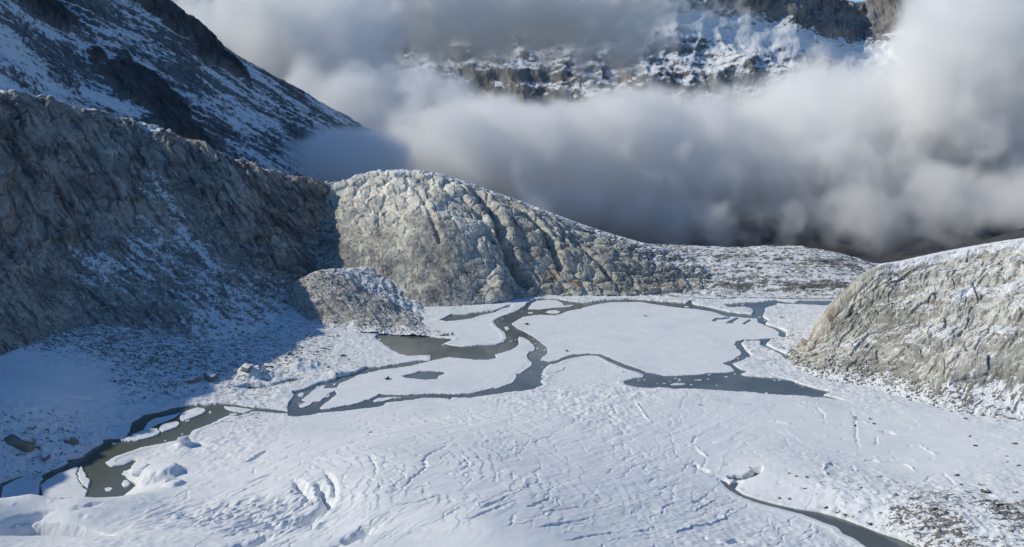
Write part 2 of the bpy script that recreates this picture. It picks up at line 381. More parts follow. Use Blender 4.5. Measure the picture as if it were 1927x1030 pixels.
# ------------------------------------------------------------------ valley floor: snowfield, glacier
CTRL = np.array([(-246.5, 367.2, 26), (-234.6, 346.2, 17), (-228.6, 335.0, 9), (-228.7, 379.8, 20), (-214.2, 351.3, 7), (-209.9, 347.2, 3.5), (-213.8, 332.6, 2.5), (-220.5, 415.4, 13), (-203.8, 379.6, 3.2), (-210.0, 392.9, 6.5), (-198.6, 400.1, 2.2), (-205.9, 413.7, 6), (-190.4, 432.3, 7), (-183.2, 413.8, 2), (-172.4, 466.8, 5), (-148.6, 441.9, 2), (-142.9, 514.4, 4), (-119.7, 475.8, 2), (-100.8, 536.3, 1.2), (-265.4, 338.9, 20), (-223.4, 294.3, 15), (-221.6, 301.3, 1), (-186.5, 288.3, 13.5), (-167.9, 288.0, 12.5), (-149.8, 292.9, 10), (-135.1, 297.7, 8), (-202.2, 297.8, 1), (-174.3, 297.8, 1), (-161.9, 301.2, 2), (-170.7, 274.1, 10), (-177.3, 271.2, 7.5), (-150.0, 272.0, 9), (-132.9, 277.8, 8), (-175.2, 250.8, 16), (-138.6, 250.3, 15.5), (-112.4, 252.7, 14.5), (-84.8, 252.2, 15), (-58.0, 255.8, 17), (-28.0, 235.2, 21), (-153.1, 216.2, 20), (-74.2, 217.8, 19), (5.6, 208.5, 25), (-159.9, 320.7, 2), (-168.0, 334.7, 1.5), (-160.3, 357.7, 1.5), (-153.7, 325.2, 3.5), (-136.9, 342.6, 3), (-120.5, 368.7, 2.2), (-113.9, 310.9, 8), (-109.9, 281.1, 9.5), (-98.1, 384.0, 1.4), (-115.9, 394.5, 0.6), (-101.3, 397.4, 0.6), (-77.4, 404.1, 0.6), (-64.6, 413.5, 0.6), (-33.2, 419.1, 0.6), (-1.1, 430.8, 0.6), (41.7, 438.6, 0.6), (-72.3, 390.6, 1.6), (-45.8, 399.3, 1.6), (-79.7, 372.9, 3.2), (-85.7, 332.8, 10), (-77.4, 298.6, 14), (-79.2, 272.7, 14), (-51.6, 273.4, 20), (-39.5, 342.1, 11), (-33.9, 290.4, 18), (-11.5, 250.4, 22), (10.5, 412.2, 2), (8.7, 335.0, 9), (7.4, 281.2, 16), (24.8, 250.5, 16), (68.5, 414.0, 1.3), (57.1, 340.4, 4), (49.0, 288.1, 8), (79.8, 333.2, 2.2), (81.6, 293.2, 3), (126.7, 415.1, 0.9), (108.7, 351.5, 1.6), (98.0, 278.3, 2.2), (117.5, 276.2, 1.2), (126.5, 251.6, 1.2), (96.0, 322.9, 0.9), (98.4, 314.9, 0.7), (104.8, 306.6, 0.6), (110.3, 303.0, 0.6), (115.9, 300.3, 0.6), (123.3, 297.2, 0.6), (131.5, 290.9, 0.6), (140.2, 282.3, 0.6), (146.3, 277.8, 0.7), (152.2, 269.6, 0.7), (95.7, 305.2, 0.6), (108.2, 296.8, 0.6), (118.9, 288.1, 0.5), (126.0, 277.4, 0.5), (129.3, 266.3, 0.5), (103.8, 318.6, 3), (119.4, 311.3, 4.2), (110.7, 319.1, 4), (128.4, 300.1, 4), (134.9, 294.8, 4), (142.8, 288.8, 4.2), (147.6, 277.2, 5), (156.7, 271.5, 5), (173.2, 269.8, 7), (187.0, 268.1, 8), (150.7, 332.8, 2.4), (168.9, 321.5, 2.8), (206.4, 348.3, 3.0), (242.1, 355.9, 5), (204.9, 396.9, 2.0), (183.9, 413.2, 1.0), (158.9, 385.2, 0.9), (177.6, 478.2, 1.2), (206.8, 562.3, 1.5), (197.5, 594.0, 1), (151.8, 663.7, 1), (62.4, 673.5, 1), (-5.9, 644.0, 1.2), (-101.8, 563.4, 1.2), (-130.7, 467.1, 1.5), (-103.3, 431.4, 1), (-142.8, 423.0, 1)])
ROUGH = [(-167.8, 471.5, 1.0), (-147.9, 481.8, 1.0), (-147.7, 438.5, 0.8), (-126.4, 503.7, 0.7), (-107.9, 481.8, 0.6), (-89.7, 492.5, 0.5), (-149.9, 540.3, 0.5), (-190.7, 471.5, 1.1), (-208.5, 452.1, 1.1), (-240.0, 452.1, 1.0), (-266.3, 442.9, 0.9), (-214.0, 429.8, 0.9), (-190.0, 429.8, 0.9), (-223.7, 349.1, 0.9), (-212.8, 361.1, 0.9), (-225.3, 394.5, 0.3), (-265.9, 401.9, 0), (-243.3, 401.9, 0), (-186.2, 387.4, 0.35), (-148.0, 387.4, 0.9), (-136.2, 401.9, 0.9), (-154.0, 367.3, 0.8), (-122.9, 394.5, 0.4), (-106.1, 417.4, 0), (-81.3, 367.3, 0), (-44.5, 387.4, 0), (9.2, 355.0, 0), (38.1, 471.5, 1.0), (59.2, 456.8, 1.0), (24.0, 452.1, 0.8), (91.7, 387.4, 0.05), (165.3, 401.9, 0.15), (178.8, 387.4, 0.3), (182.4, 349.1, 0.15), (207.3, 373.8, 0.1), (235.5, 355.0, 0.35), (117.2, 317.3, 0.3), (136.9, 298.8, 0.8), (152.4, 286.2, 1.0), (181.1, 282.2, 1.0), (210.0, 303.2, 0.5), (199.3, 540.3, 0.9), (207.0, 597.7, 0.6), (195.0, 471.5, 0.8), (200.4, 417.4, 0.5), (250.9, 380.5, 0.5), (-27.3, 630.9, 0.4), (152.8, 667.8, 0.7), (-154.9, 327.3, 0.15), (-98.4, 294.5, 0.2), (-174.9, 298.8, 0.1), (-13.0, 282.2, 0)]
ROCKY = [(-167.8, 471.5, 0.52), (-147.9, 481.8, 0.5), (-149.9, 540.3, 0.45), (-126.4, 503.7, 0.45), (-107.9, 481.8, 0.4), (-147.7, 438.5, 0.38), (-99.3, 527.6, 0.2), (-190.7, 471.5, 0.56), (-165.1, 435.8, 0.42), (-210.6, 456.8, 0.6), (-242.3, 456.8, 0.62), (-270.4, 450.2, 0.62), (-296.0, 441.1, 0.6), (-306.9, 429.8, 0.5), (-215.1, 432.4, 0.5), (-245.3, 432.4, 0.38), (-190.0, 429.8, 0.45), (-173.0, 409.5, 0.2), (-223.7, 349.1, 0.4), (-212.8, 361.1, 0.38), (-229.2, 401.9, -0.3), (-261.4, 394.5, -0.2), (-189.3, 394.5, 0.05), (-149.3, 390.9, 0.34), (-137.4, 405.7, 0.4), (-155.2, 370.5, 0.28), (-154.5, 343.4, -0.1), (-106.1, 417.4, -0.4), (-81.3, 367.3, -0.5), (-46.1, 401.9, -0.5), (9.2, 355.0, -0.6), (38.1, 471.5, 0.14), (59.2, 456.8, 0.24), (24.3, 456.8, 0.3), (91.7, 387.4, -0.5), (162.5, 394.5, -0.2), (178.8, 387.4, 0.12), (182.4, 349.1, -0.25), (207.3, 373.8, -0.3), (192.6, 322.2, 0.05), (235.5, 355.0, 0.15), (118.9, 322.2, 0.02), (131.7, 307.8, 0.28), (136.0, 296.6, 0.3), (140.8, 288.2, 0.32), (151.3, 288.2, 0.62), (161.7, 288.2, 0.55), (163.7, 276.4, 0.66), (150.8, 301.0, 0.2), (191.9, 301.0, 0.2), (188.7, 288.2, 0.75), (196.8, 282.2, 0.66), (174.8, 278.3, 0.35), (210.0, 303.2, 0.3), (199.3, 540.3, 0.34), (207.0, 597.7, 0.26), (199.7, 613.9, 0.1), (201.3, 515.4, 0.4), (189.3, 456.8, 0.35), (201.0, 425.6, 0.3), (217.9, 394.5, 0.1), (255.1, 387.4, 0.3), (-27.3, 630.9, 0.2), (152.8, 667.8, 0.38), (16.6, 667.8, 0.3), (-154.9, 327.3, -0.4), (-99.7, 298.8, -0.5), (-174.9, 298.8, -0.5), (-13.0, 282.2, -0.6), (73.3, 303.2, -0.6), (109.6, 282.2, -0.6)]

def rbf_eval(ctrl, X, Y, lam=.004):
    c = ctrl[:, :2] / 100.0; n = len(c)
    def ph(r): return np.where(r > 1e-9, r * r * np.log(r + 1e-9), 0)
    K = ph(np.linalg.norm(c[:, None] - c[None], axis=-1)) + np.eye(n) * lam
    A = np.zeros((n + 3, n + 3)); A[:n, :n] = K; A[:n, n] = 1; A[:n, n + 1:] = c; A[n, :n] = 1; A[n + 1:, :n] = c.T
    w = np.linalg.solve(A, np.concatenate([ctrl[:, 2], [0, 0, 0]]))
    q = np.stack([X.ravel(), Y.ravel()], -1) / 100.0
    out = np.zeros(len(q))
    for i in range(0, len(q), 20000):
        r = np.linalg.norm(q[i:i + 20000, None] - c[None], axis=-1)
        out[i:i + 20000] = ph(r) @ w[:n] + w[n] + q[i:i + 20000] @ w[n + 1:]
    return out.reshape(X.shape)

def idw(pts, X, Y, sig=.10):
    p = np.array(pts); num = np.zeros(X.shape); den = np.full(X.shape, 1e-6)
    for x, y, v in p:
        s = sig * y * .5
        w = 1.0 / (((X - x) ** 2 + ((Y - y) * .6) ** 2) / (s * s) + .05) ** 1.6
        num += w * v; den += w
    return num / den

def up2(A, ny, nx):
    """bilinear enlargement of a coarse field"""
    m, n = A.shape
    yi = np.linspace(0, m - 1, ny); xi = np.linspace(0, n - 1, nx)
    y0 = np.clip(yi.astype(int), 0, m - 2); x0 = np.clip(xi.astype(int), 0, n - 2)
    fy = (yi - y0)[:, None]; fx = (xi - x0)[None]
    return (A[y0][:, x0] * (1 - fx) + A[y0][:, x0 + 1] * fx) * (1 - fy) + (A[y0 + 1][:, x0] * (1 - fx) + A[y0 + 1][:, x0 + 1] * fx) * fy

NYG, NXG = 1050, 1350
ky = np.linspace(1 / 165.0, 1 / 800.0, NYG)
Yg = (1 / ky)[:, None].repeat(NXG, 1)
Xg = np.linspace(-1, 1, NXG)[None, :] * (.78 * Yg + 25)
NC = 8
kyc = np.linspace(1 / 165.0, 1 / 800.0, NYG // NC); Yc = (1 / kyc)[:, None].repeat(NXG // NC, 1)
Xc = np.linspace(-1, 1, NXG // NC)[None, :] * (.78 * Yc + 25)
Zg = up2(np.clip(rbf_eval(CTRL, Xc, Yc), -1, 32), NYG, NXG)
ROUGHg = up2(idw(ROUGH, Xc, Yc), NYG, NXG)
ROCKYg = up2(idw(ROCKY, Xc, Yc), NYG, NXG)
print('ground fields')

CRACKS = [([(-27.3, 340.5), (-30.2, 332.1), (-34.2, 325.1), (-36.4, 319.5), (-36.8, 313.5), (-35.1, 305.9), (-35.3, 303.2), (-37.5, 294.4), (-39.6, 286.5), (-40.4, 277.7), (-41.1, 270.7)], 0.55, 0.8), ([(-63.5, 325.3), (-59.1, 316.1), (-56.0, 307.2), (-54.0, 296.9), (-53.5, 287.5)], 0.5, 0.6), ([(-76.3, 304.8), (-72.6, 298.0), (-69.4, 289.6), (-67.7, 282.7), (-66.6, 274.9)], 1.0, 2.6), ([(-76.9, 294.5), (-72.8, 286.2), (-69.5, 279.9), (-68.1, 274.3), (-68.7, 270.3), (-71.6, 265.9), (-75.3, 261.5), (-80.6, 260.2)], 2.0, 5.5), ([(-88.5, 301.4), (-84.0, 294.8), (-79.6, 287.5), (-75.2, 280.6)], 1.4, 3.6), ([(-79.6, 287.5), (-77.5, 280.2), (-77.9, 275.4), (-80.0, 271.9)], 0.8, 1.4), ([(-109.6, 304.6), (-106.0, 307.2), (-102.4, 309.9), (-98.7, 312.5)], 0.7, 1.0), ([(-116.9, 330.2), (-115.0, 339.0), (-112.7, 347.4)], 0.9, 1.6), ([(-57.3, 244.0), (-53.4, 246.7), (-49.6, 250.6), (-47.4, 252.7)], 1.9, 3.6), ([(-95.0, 245.1), (-88.4, 246.6), (-84.5, 251.4), (-81.2, 252.7)], 1.2, 2.2), ([(-185.5, 266.5), (-181.7, 272.7), (-176.1, 276.7), (-172.8, 278.0)], 1.2, 2.0), ([(81.9, 337.3), (83.0, 334.8), (84.7, 333.1), (86.7, 330.4)], 0.9, 3.0), ([(94.8, 325.4), (97.9, 325.6), (100.7, 325.0), (104.1, 325.6), (106.3, 326.9), (109.4, 329.4)], 1.1, 4.5), ([(91.3, 324.3), (92.0, 321.6), (93.1, 317.0), (95.5, 319.4), (97.5, 321.6)], 1.2, 4.5), ([(87.3, 358.5), (87.2, 363.6), (90.2, 369.1), (94.7, 371.5)], 0.5, 0.6), ([(87.3, 358.5), (88.1, 351.1), (90.7, 344.1)], 0.5, -0.7), ([(135.0, 323.1), (138.8, 331.0), (145.1, 339.7)], 0.5, -0.8), ([(135.0, 323.1), (135.1, 319.8)], 0.5, -0.7), ([(66.6, 420.9), (68.9, 407.3), (69.5, 393.8), (71.2, 382.7)], 0.5, -0.7), ([(52.5, 413.4), (55.1, 404.9), (54.6, 396.6)], 0.5, 0.5), ([(164.5, 411.3), (164.4, 399.7), (162.1, 392.3)], 0.5, 0.6), ([(182.0, 408.5), (177.9, 391.9), (170.0, 371.7), (163.6, 353.0)], 0.5, 0.5), ([(184.8, 376.8), (187.3, 375.2), (188.4, 373.1)], 0.9, 1.4), ([(179.2, 371.2), (175.6, 361.9), (174.0, 358.9)], 0.5, 0.6), ([(194.5, 359.9), (194.6, 351.6), (196.4, 342.5)], 0.5, -0.6), ([(157.3, 341.6), (164.8, 343.2), (170.9, 339.5)], 0.5, -0.8), ([(176.5, 339.1), (178.5, 333.9), (178.3, 328.8)], 0.5, -0.8), ([(174.7, 314.9), (180.0, 321.8), (185.6, 325.0)], 0.5, 0.5), ([(189.0, 327.1), (186.4, 315.9), (185.5, 309.0)], 0.5, 0.6), ([(153.2, 335.9), (149.8, 326.4)], 0.6, 0.7), ([(130.7, 392.4), (137.3, 389.6), (144.9, 383.9)], 0.45, -1.0), ([(155.7, 419.4), (164.8, 416.1), (174.8, 412.0)], 0.4, -0.8), ([(155.2, 413.7), (159.6, 409.8)], 0.4, -0.7), ([(175.2, 392.0), (183.8, 386.5)], 0.4, -0.7), ([(-42.3, 263.3), (-37.8, 265.3), (-31.5, 268.3), (-24.2, 273.3)], 0.5, 0.6), ([(-11.9, 259.4), (-6.4, 268.1), (0.3, 278.5)], 0.45, 0.6), ([(-18.7, 250.9), (-13.4, 252.6), (-7.2, 260.2), (2.3, 273.7)], 0.5, 0.6), ([(5.1, 266.9), (11.1, 274.6), (15.5, 282.0)], 0.5, 0.8), ([(8.4, 249.5), (18.0, 258.4), (30.3, 268.4)], 0.45, 0.6), ([(17.0, 242.2), (24.8, 250.4), (40.9, 261.1)], 0.45, 0.6), ([(68.8, 266.0), (73.1, 263.8), (75.7, 262.9)], 1.0, 1.8), ([(77.4, 263.4), (81.7, 267.2), (85.3, 268.2)], 0.9, 1.6), ([(54.3, 261.3), (64.1, 271.4), (76.0, 279.6), (90.8, 295.9)], 0.4, -0.6), ([(69.6, 287.3), (80.3, 300.9), (84.8, 305.9)], 0.4, -0.5), ([(-166.7, 277.9), (-160.5, 281.5), (-156.1, 284.6)], 0.8, 0.8), ([(-208.8, 384.7), (-205.4, 383.0), (-201.1, 382.0), (-197.9, 386.4), (-194.1, 394.2)], 0.8, 1.6), ([(-207.6, 394.4), (-203.2, 392.2), (-199.2, 388.1)], 0.6, 1.2), ([(-189.5, 383.9), (-191.5, 392.0), (-189.3, 397.6), (-183.1, 402.8)], 0.7, 1.4), ([(-182.5, 385.3), (-182.3, 390.9), (-183.4, 397.4)], 0.5, 1.0), ([(-213.7, 403.7), (-207.5, 404.7), (-201.4, 410.9), (-193.0, 409.6)], 0.8, 1.6), ([(-224.2, 385.6), (-219.3, 390.7), (-217.1, 396.9)], 0.8, 1.6), ([(-218.3, 334.6), (-217.0, 338.7), (-213.6, 343.3)], 0.9, 1.6), ([(71.5, 295.5), (84.2, 312.5)], 0.4, 0.5)]
GUIDES = [(-26.2, 326.2, -1.71), (-50.8, 354.0, -1.5), (-57.0, 304.0, -1.37), (-12.7, 280.6, -1.61), (7.8, 299.7, -1.8), (3.1, 263.6, 1.0), (26.9, 274.1, 0.88), (48.1, 282.7, 0.79), (32.4, 334.5, -1.86), (63.5, 381.9, -1.48), (87.9, 370.3, -1.64), (-20.3, 247.4, 0.71), (-48.8, 256.3, 0.75), (-92.1, 276.2, 0.98), (-111.8, 286.2, 1.07), (-118.3, 323.9, 1.16), (-125.2, 283.7, 0.88), (-83.8, 324.9, 1.06), (93.1, 296.5, 0.63), (64.6, 264.7, 0.65), (133.3, 350.8, -1.25), (176.9, 365.0, -1.42)]
ICEZONE = [(-136.9, 287.1), (-124.8, 310.1), (-107.3, 341.7), (-87.2, 383.2), (-46.6, 406.8), (10.6, 417.1), (69.8, 422.8), (132.5, 415.1), (145.4, 385.3), (128.2, 350.5), (88.4, 339.6), (90.1, 300.9), (108.7, 279.8), (108.3, 247.9), (-117.2, 224.1), (-125.1, 260.4)]

def carve(poly, w, depth, lift=None):
    """a crack along a polyline: a cut (or a ridge when depth < 0) with one lip raised"""
    p = np.array(poly); pad = 5 * w + 1
    ys = np.where((Yg[:, 0] > p[:, 1].min() - pad) & (Yg[:, 0] < p[:, 1].max() + pad))[0]
    if len(ys) < 2: return
    r0, r1 = ys[0], ys[-1] + 1
    xm = (Xg[r0:r1] > p[:, 0].min() - pad) & (Xg[r0:r1] < p[:, 0].max() + pad)
    cs = np.where(xm.any(0))[0]
    if len(cs) < 2: return
    c0, c1 = cs[0], cs[-1] + 1
    x = Xg[r0:r1, c0:c1]; y = Yg[r0:r1, c0:c1]
    x = x + gnoise(x / 3, y / 3, 91) * .8; y = y + gnoise(x / 3, y / 3, 92) * .8
    d, s = seg_dist(x, y, poly)
    ends = np.minimum(np.hypot(x - p[0, 0], y - p[0, 1]), np.hypot(x - p[-1, 0], y - p[-1, 1]))
    L = np.hypot(*(p[0] - p[-1])) + 1e-6
    tap = np.clip(ends / (.25 * L), .15, 1)
    cut = depth * np.exp(-(d / (w * (.5 + .5 * tap))) ** 2) * tap
    lip = (lift if lift is not None else min(.14 * abs(depth), .2)) * np.exp(-(d / (2.4 * w)) ** 2) * np.sign(s) * tap
    Zg[r0:r1, c0:c1] += lip - cut

rnd = random.Random(7)
gd = np.array(GUIDES)
def field(x, y):
    w = 1.0 / (((gd[:, 0] - x) ** 2 + (.5 * (gd[:, 1] - y)) ** 2) + 60.0) ** 1.5
    a = math.atan2((w * np.sin(2 * gd[:, 2])).sum(), (w * np.cos(2 * gd[:, 2])).sum()) / 2
    return a
zb = np.array(ICEZONE)
nmade = 0
while nmade < 330:
    u_ = rnd.random()
    y0 = 1 / (1 / zb[:, 1].min() + u_ * (1 / zb[:, 1].max() - 1 / zb[:, 1].min()))
    x0 = rnd.uniform(zb[:, 0].min(), zb[:, 0].max())
    if not inside(np.array([x0]), np.array([y0]), ICEZONE)[0]: continue
    nmade += 1
    a = field(x0, y0); st = rnd.uniform(1.6, 3.0) * y0 / 260.0
    pl = [(x0, y0)]
    wob = 0
    for k in range(rnd.choice((3, 4, 5, 6, 8, 10, 14, 18))):
        a2 = field(pl[-1][0], pl[-1][1])
        if math.cos(a2 - a) < 0: a2 += math.pi
        wob = .6 * wob + rnd.gauss(0, .35)
        a = a2
        pl.append((pl[-1][0] + st * math.cos(a + wob), pl[-1][1] + st * math.sin(a + wob)))
    g = rnd.random()
    carve(pl, rnd.uniform(.26, .42) * y0 / 260.0, rnd.uniform(.10, .42) * (-.6 if g < .2 else 1) * (1.0 if y0 < 330 else .7))
for pl, w, d in CRACKS:
    carve(pl, w, d)
print('cracks')

# undulation of the snow, serac field at lower left, rough ground
wv = fbm(Xg / 34, Yg / 34, 3, 5)
Zg += .5 * wv * sstep(340, 250, Yg) + .07 * fbm(Xg / 9, Yg / 7, 3, 8)
ser = np.zeros_like(Zg)
for (cx, cy, rx, ry, wt) in [(-102.3, 276.5, 34, 15, 1.0), (-84.3, 263.1, 22, 9, 1.0), (-113.1, 268.3, 24, 7, 0.9), (-82.8, 286.5, 18, 14, 0.5)]:
    ser = np.maximum(ser, wt * np.exp(-(((Xg - cx) / rx) ** 2 + ((Yg - cy) / ry) ** 2) * 1.2))
ca, sa = math.cos(.75), math.sin(.75)
us = Xg * ca + Yg * sa + 2.5 * fbm(Xg / 12, Yg / 12, 2, 21); vs = -Xg * sa + Yg * ca + 2.0 * fbm(Xg / 10, Yg / 10, 2, 22)
saw = ridged(us / 12, vs / 3.6, 3, 31)
Zg += ser * (3.0 * (saw - .6))
p1, p2, pc = worley(Xg / 5.5, Yg / 6.5, 55)
Zg += .30 * np.exp(-(p1 / .16) ** 2) * np.where(pc > .9, 1, np.where(pc < .1, -1.3, 0)) * sstep(.6, .2, ROUGHg) * sstep(250, 275, Yg)
icem = sstep(-6, 25, sdist(Xg, Yg, ICEZONE, 40))
Zg += icem * (.36 * fbm(us / 34, vs / 5.5, 3, 33) + .10 * ridged(us / 15, vs / 2.6, 2, 35))
acx, acy = (-108.6, 283.1)
rr_ = np.hypot(Xg - acx, (Yg - acy) * .9)
ph_ = rr_ / 5.2 + 1.6 * fbm(Xg / 30, Yg / 30, 3, 36) + .35 * fbm(Xg / 6, Yg / 6, 2, 37)
fr_ = ph_ - np.floor(ph_)
arc = np.where(fr_ < .82, fr_ / .82, (1 - fr_) / .18)
arcm = sstep(22, 40, rr_) * sstep(190, 110, rr_) * icem * sstep(-.15, .25, fbm(Xg / 22, Yg / 22, 3, 38)) * sstep(-.9, .1, (Xg - acx) / (rr_ + 1))
Zg += arcm * .34 * (arc - .5)
for (cx, cy), rx, ry, h in [((-155.3, 458.3), 15, 10, 5.5), ((-132.9, 475.8), 17, 12, 3.6), ((-103.8, 462.6), 12, 8, 1.4), ((-190.1, 431.4), 16, 9, 2.2), ((-208.8, 349.7), 14, 9, 2.0)]:
    q_ = np.sqrt(((Xg - cx) / rx) ** 2 + ((Yg - cy) / ry) ** 2) + .5 * fbm(Xg / 7, Yg / 7, 4, 48)
    Zg += h * sstep(1.1, .1, q_) * (1 + .5 * ridged(Xg / 6, Yg / 6, 3, 49) - .3)
f1, f2, cid = worley(Xg / 3.2, Yg / 3.6, 3)
rg = np.clip(ROUGHg, 0, 1) * sstep(.12, .55, ROUGHg)
Zg += rg * (1.3 * fbm(Xg / 9, Yg / 7, 4, 41) + .65 * (.55 - f1) * cid * 2 + .35 * ridged(Xg / 5 + Yg / 14, Yg / 3, 3, 44) - .35)
d_, _s = seg_dist(Xg, Yg, [(-187.9, 248.8), (-180.2, 263.9), (-170.9, 267.3), (-157.6, 264.4), (-144.8, 262.0)])
sdh = sdist(Xg, Yg, [(-189.4, 256.0), (-184.9, 265.5), (-178.0, 272.9), (-167.0, 270.9), (-157.7, 268.2), (-149.1, 264.6), (-139.2, 256.6), (-153.6, 260.7), (-167.9, 262.4), (-178.9, 256.4), (-184.5, 248.9)]) + .8 * fbm(Xg / 4, Yg / 4, 3, 58)
Zg += -6.0 * sstep(-1.5, 3.2, sdh) - 1.2 * np.exp(-(d_ / 6.0) ** 2)
for (cx, cy), rx, ry, h in [((-152.3, 322.9), 11, 9, 4.2), ((-166.4, 333.4), 6, 4, 1.4), ((-139.9, 308.1), 5, 4, 1.6), ((-156.9, 358.8), 5, 5, 2.0)]:
    q_ = np.sqrt(((Xg - cx) / rx) ** 2 + ((Yg - cy) / ry) ** 2) + .25 * fbm(Xg / 6, Yg / 6, 3, 47)
    Zg += h * sstep(1.05, .45, q_)
# water bodies
def waterline(poly, seed, wobble=1.0):
    wx = (fbm(Xg / 7, Yg / 7, 2, seed) * 1.0 + fbm(Xg / 1.8, Yg / 1.8, 2, seed + 1) * .45) * wobble
    wx = wx * np.clip(Yg / 500, .5, 1.1)
    return sdist(Xg, Yg, poly) + wx
wet = np.maximum.reduce([waterline(LAKE, 60, .8), waterline(RIVER, 64), waterline(CHANNEL, 68, .5), waterline(GAP1, 82, .5),
                         waterline(GAP2, 86, .5), waterline(POOL2, 72, .8), waterline(POOL3, 76, .7)])
land = np.maximum(Zg, np.where(wet > -4, .28 + .14 * np.clip(-wet, 0, 3), .42))
tw = sstep(.45, -.55, wet)
Zg = -2.0 * (1 - tw) + land * tw
print('water cut')
GLAC = [(-327.7, 337.9), (-223.0, 303.2), (-176.8, 302.3), (-164.4, 305.9), (-160.6, 318.2), (-173.9, 330.9), (-172.4, 337.9), (-174.3, 344.0), (-176.1, 340.1), (-181.3, 337.3), (-186.9, 342.3), (-185.8, 348.5), (-181.6, 354.4), (-177.5, 359.2), (-170.5, 363.6), (-164.3, 367.3), (-162.3, 371.8), (-152.7, 385.3), (-133.9, 394.5), (-117.3, 399.6), (-113.1, 399.6), (-103.1, 404.9), (-78.8, 411.9), (-65.8, 421.5), (-48.8, 427.3), (-24.9, 428.1), (-1.1, 437.6), (12.8, 442.0), (23.7, 445.6), (42.3, 444.7), (67.1, 445.6), (88.3, 442.9), (121.1, 438.5), (152.4, 431.5), (173.7, 428.1), (186.4, 419.0), (205.8, 398.2), (223.4, 379.1), (246.0, 361.1), (297.2, 337.9), (334.3, 282.2), (222.9, 177.0), (-253.8, 177.0)]
yc = .25 * (Yg[:-1, :-1] + Yg[1:, 1:] + Yg[:-1, 1:] + Yg[1:, :-1]); xc = .25 * (Xg[:-1, :-1] + Xg[1:, 1:] + Xg[:-1, 1:] + Xg[1:, :-1])
isg = inside(xc, yc, GLAC)
Pg = np.stack([Xg, Yg, Zg], -1)
HOLLOWg = np.zeros_like(Zg)
hx, hy = (-167.1, 267.6)
HOLLOWg = sstep(.6, 2.2, sdh) * (.35 + .3 * fbm(Xg / 3, Yg / 3, 3, 59)) + 0 * np.exp(-(((Xg - hx) / 24) ** 2 + ((Yg - hy) / 3.5) ** 2) * 1.5) * sstep(-.1, .3, fbm(Xg / 4, Yg / 4, 3, 77))  # tint amount, rising towards the inside of the lower left hollow
at = {'rocky': ROCKYg, 'ice': HOLLOWg}
o = grid_mesh('glacier', Pg, M_SNOW, at, keep=isg); tag(o, kind='structure')
o = grid_mesh('snowfield', Pg, M_SNOW, at, keep=~isg); tag(o, kind='structure')

def ground_z(x, y):
    j = int(np.clip((1 / y - ky[0]) / (ky[-1] - ky[0]) * (NYG - 1), 0, NYG - 1)); yy = 1 / ky[j]
    i = int(np.clip((x / (.78 * yy + 25) + 1) / 2 * (NXG - 1), 0, NXG - 1))
    return float(Zg[j, i])

# lake water
me = bpy.data.meshes.new('lake_water')
me.from_pydata([(-330, 200, 0), (330, 200, 0), (420, 700, 0), (-240, 700, 0)], [], [(0, 1, 2, 3)])
me.materials.append(M_WATER)
o = bpy.data.objects.new('lake_water', me); COL.objects.link(o); tag(o, kind='structure')

# ------------------------------------------------------------------ big relief
def const(L, v): return np.full(L.a.shape, float(v))
def rockmesh(name, L, mat, snow, tone=None, rust=None, keep=None):
    at = {'uvm': L.uvm(), 'snow': snow, 'tone': tone if tone is not None else const(L, 1), 'rust': rust if rust is not None else const(L, 0)}
    o = grid_mesh(name, L.P, mat, at); tag(o, kind='structure'); return o

# left valley wall ------------------------------------------------
LW = Loft(
    [(-270, 40, 28), (-262, 160, 26), (-245, 260, 22)] + [(-249.3, 358.3, 20), (-249.0, 405.2, 16), (-241.9, 457.7, 8), (-206.8, 471.9, 5), (-181.7, 493.4, 4), (-166.3, 546.6, 4), (-161.9, 655, 3.1), (-146.9, 668, -1.0), (-132.3, 712, -8.6), (-120.3, 760, -11.5)],
    [(-430, 20, 170), (-425, 200, 165), (-412, 360, 147), (-396, 424, 149), (-371, 526, 156)] + [(-373.3, 600, 167.6), (-353.5, 670, 154.9), (-311.2, 720, 138.9), (-271.3, 735, 118.5), (-236.9, 745, 102.9), (-208.9, 757, 93.1), (-182.8, 772, 85.6), (-165.1, 810, 80.4)],
    [(0, 0), (.30, .18), (.55, .39), (.73, .65), (.88, .87), (1, 1)],
    [(-24, 12, 1.8), (-80, 30, -9), (-200, 60, -38)], 900, 420)
na = LW.a + .35 * fbm(LW.u / 30, LW.v / 30, 4, 100); nb = LW.b + .12 * fbm(LW.u / 26, LW.v / 22, 4, 130)
cliffA = sstep(6.75, 6.35, na - .25 * (nb - .7)) * sstep(.0, .08, nb - .33 - .20 * sstep(5.3, 6.5, na))
cliffB = sstep(6.85, 7.15, na) * sstep(.0, .08, nb - .62 + .30 * (na - 7.05)) * sstep(.0, .05, nb - .08)
cliff = np.maximum(cliffA, cliffB) * sstep(1.25, 1.0, LW.b)
talus = (1 - cliff) * sstep(1.1, .9, LW.b)
uu = LW.u + (.35 + .5 * talus) * LW.v + 11 * fbm(LW.u / 30, LW.v / 60, 2, 104)
rib = ridged(uu / 16, LW.v / 120, 4, 101) - .7
LW.push(cliff * (2.5 + 3.6 * rib + 4.5 * fbm(LW.u / 38, LW.v / 32, 4, 102) + (.3 + .9 * cliffA) * (ridged(uu / 5, LW.v / 42, 3, 112) - .6)))
k1, c1 = cracknet(uu, LW.v, 12, 22, 105, .45, .10)
k2, c2 = cracknet(uu, LW.v, 4.2, 7, 115, .4, .13)
LW.push(cliff * (2.4 * (c1 - .5) - 1.6 * k1 + 1.0 * (c2 - .5) - .6 * k2))
f1, f2, cid = worley(LW.u / 2.6, LW.v / 2.6, 106)
big = sstep(.80, .98, cid)
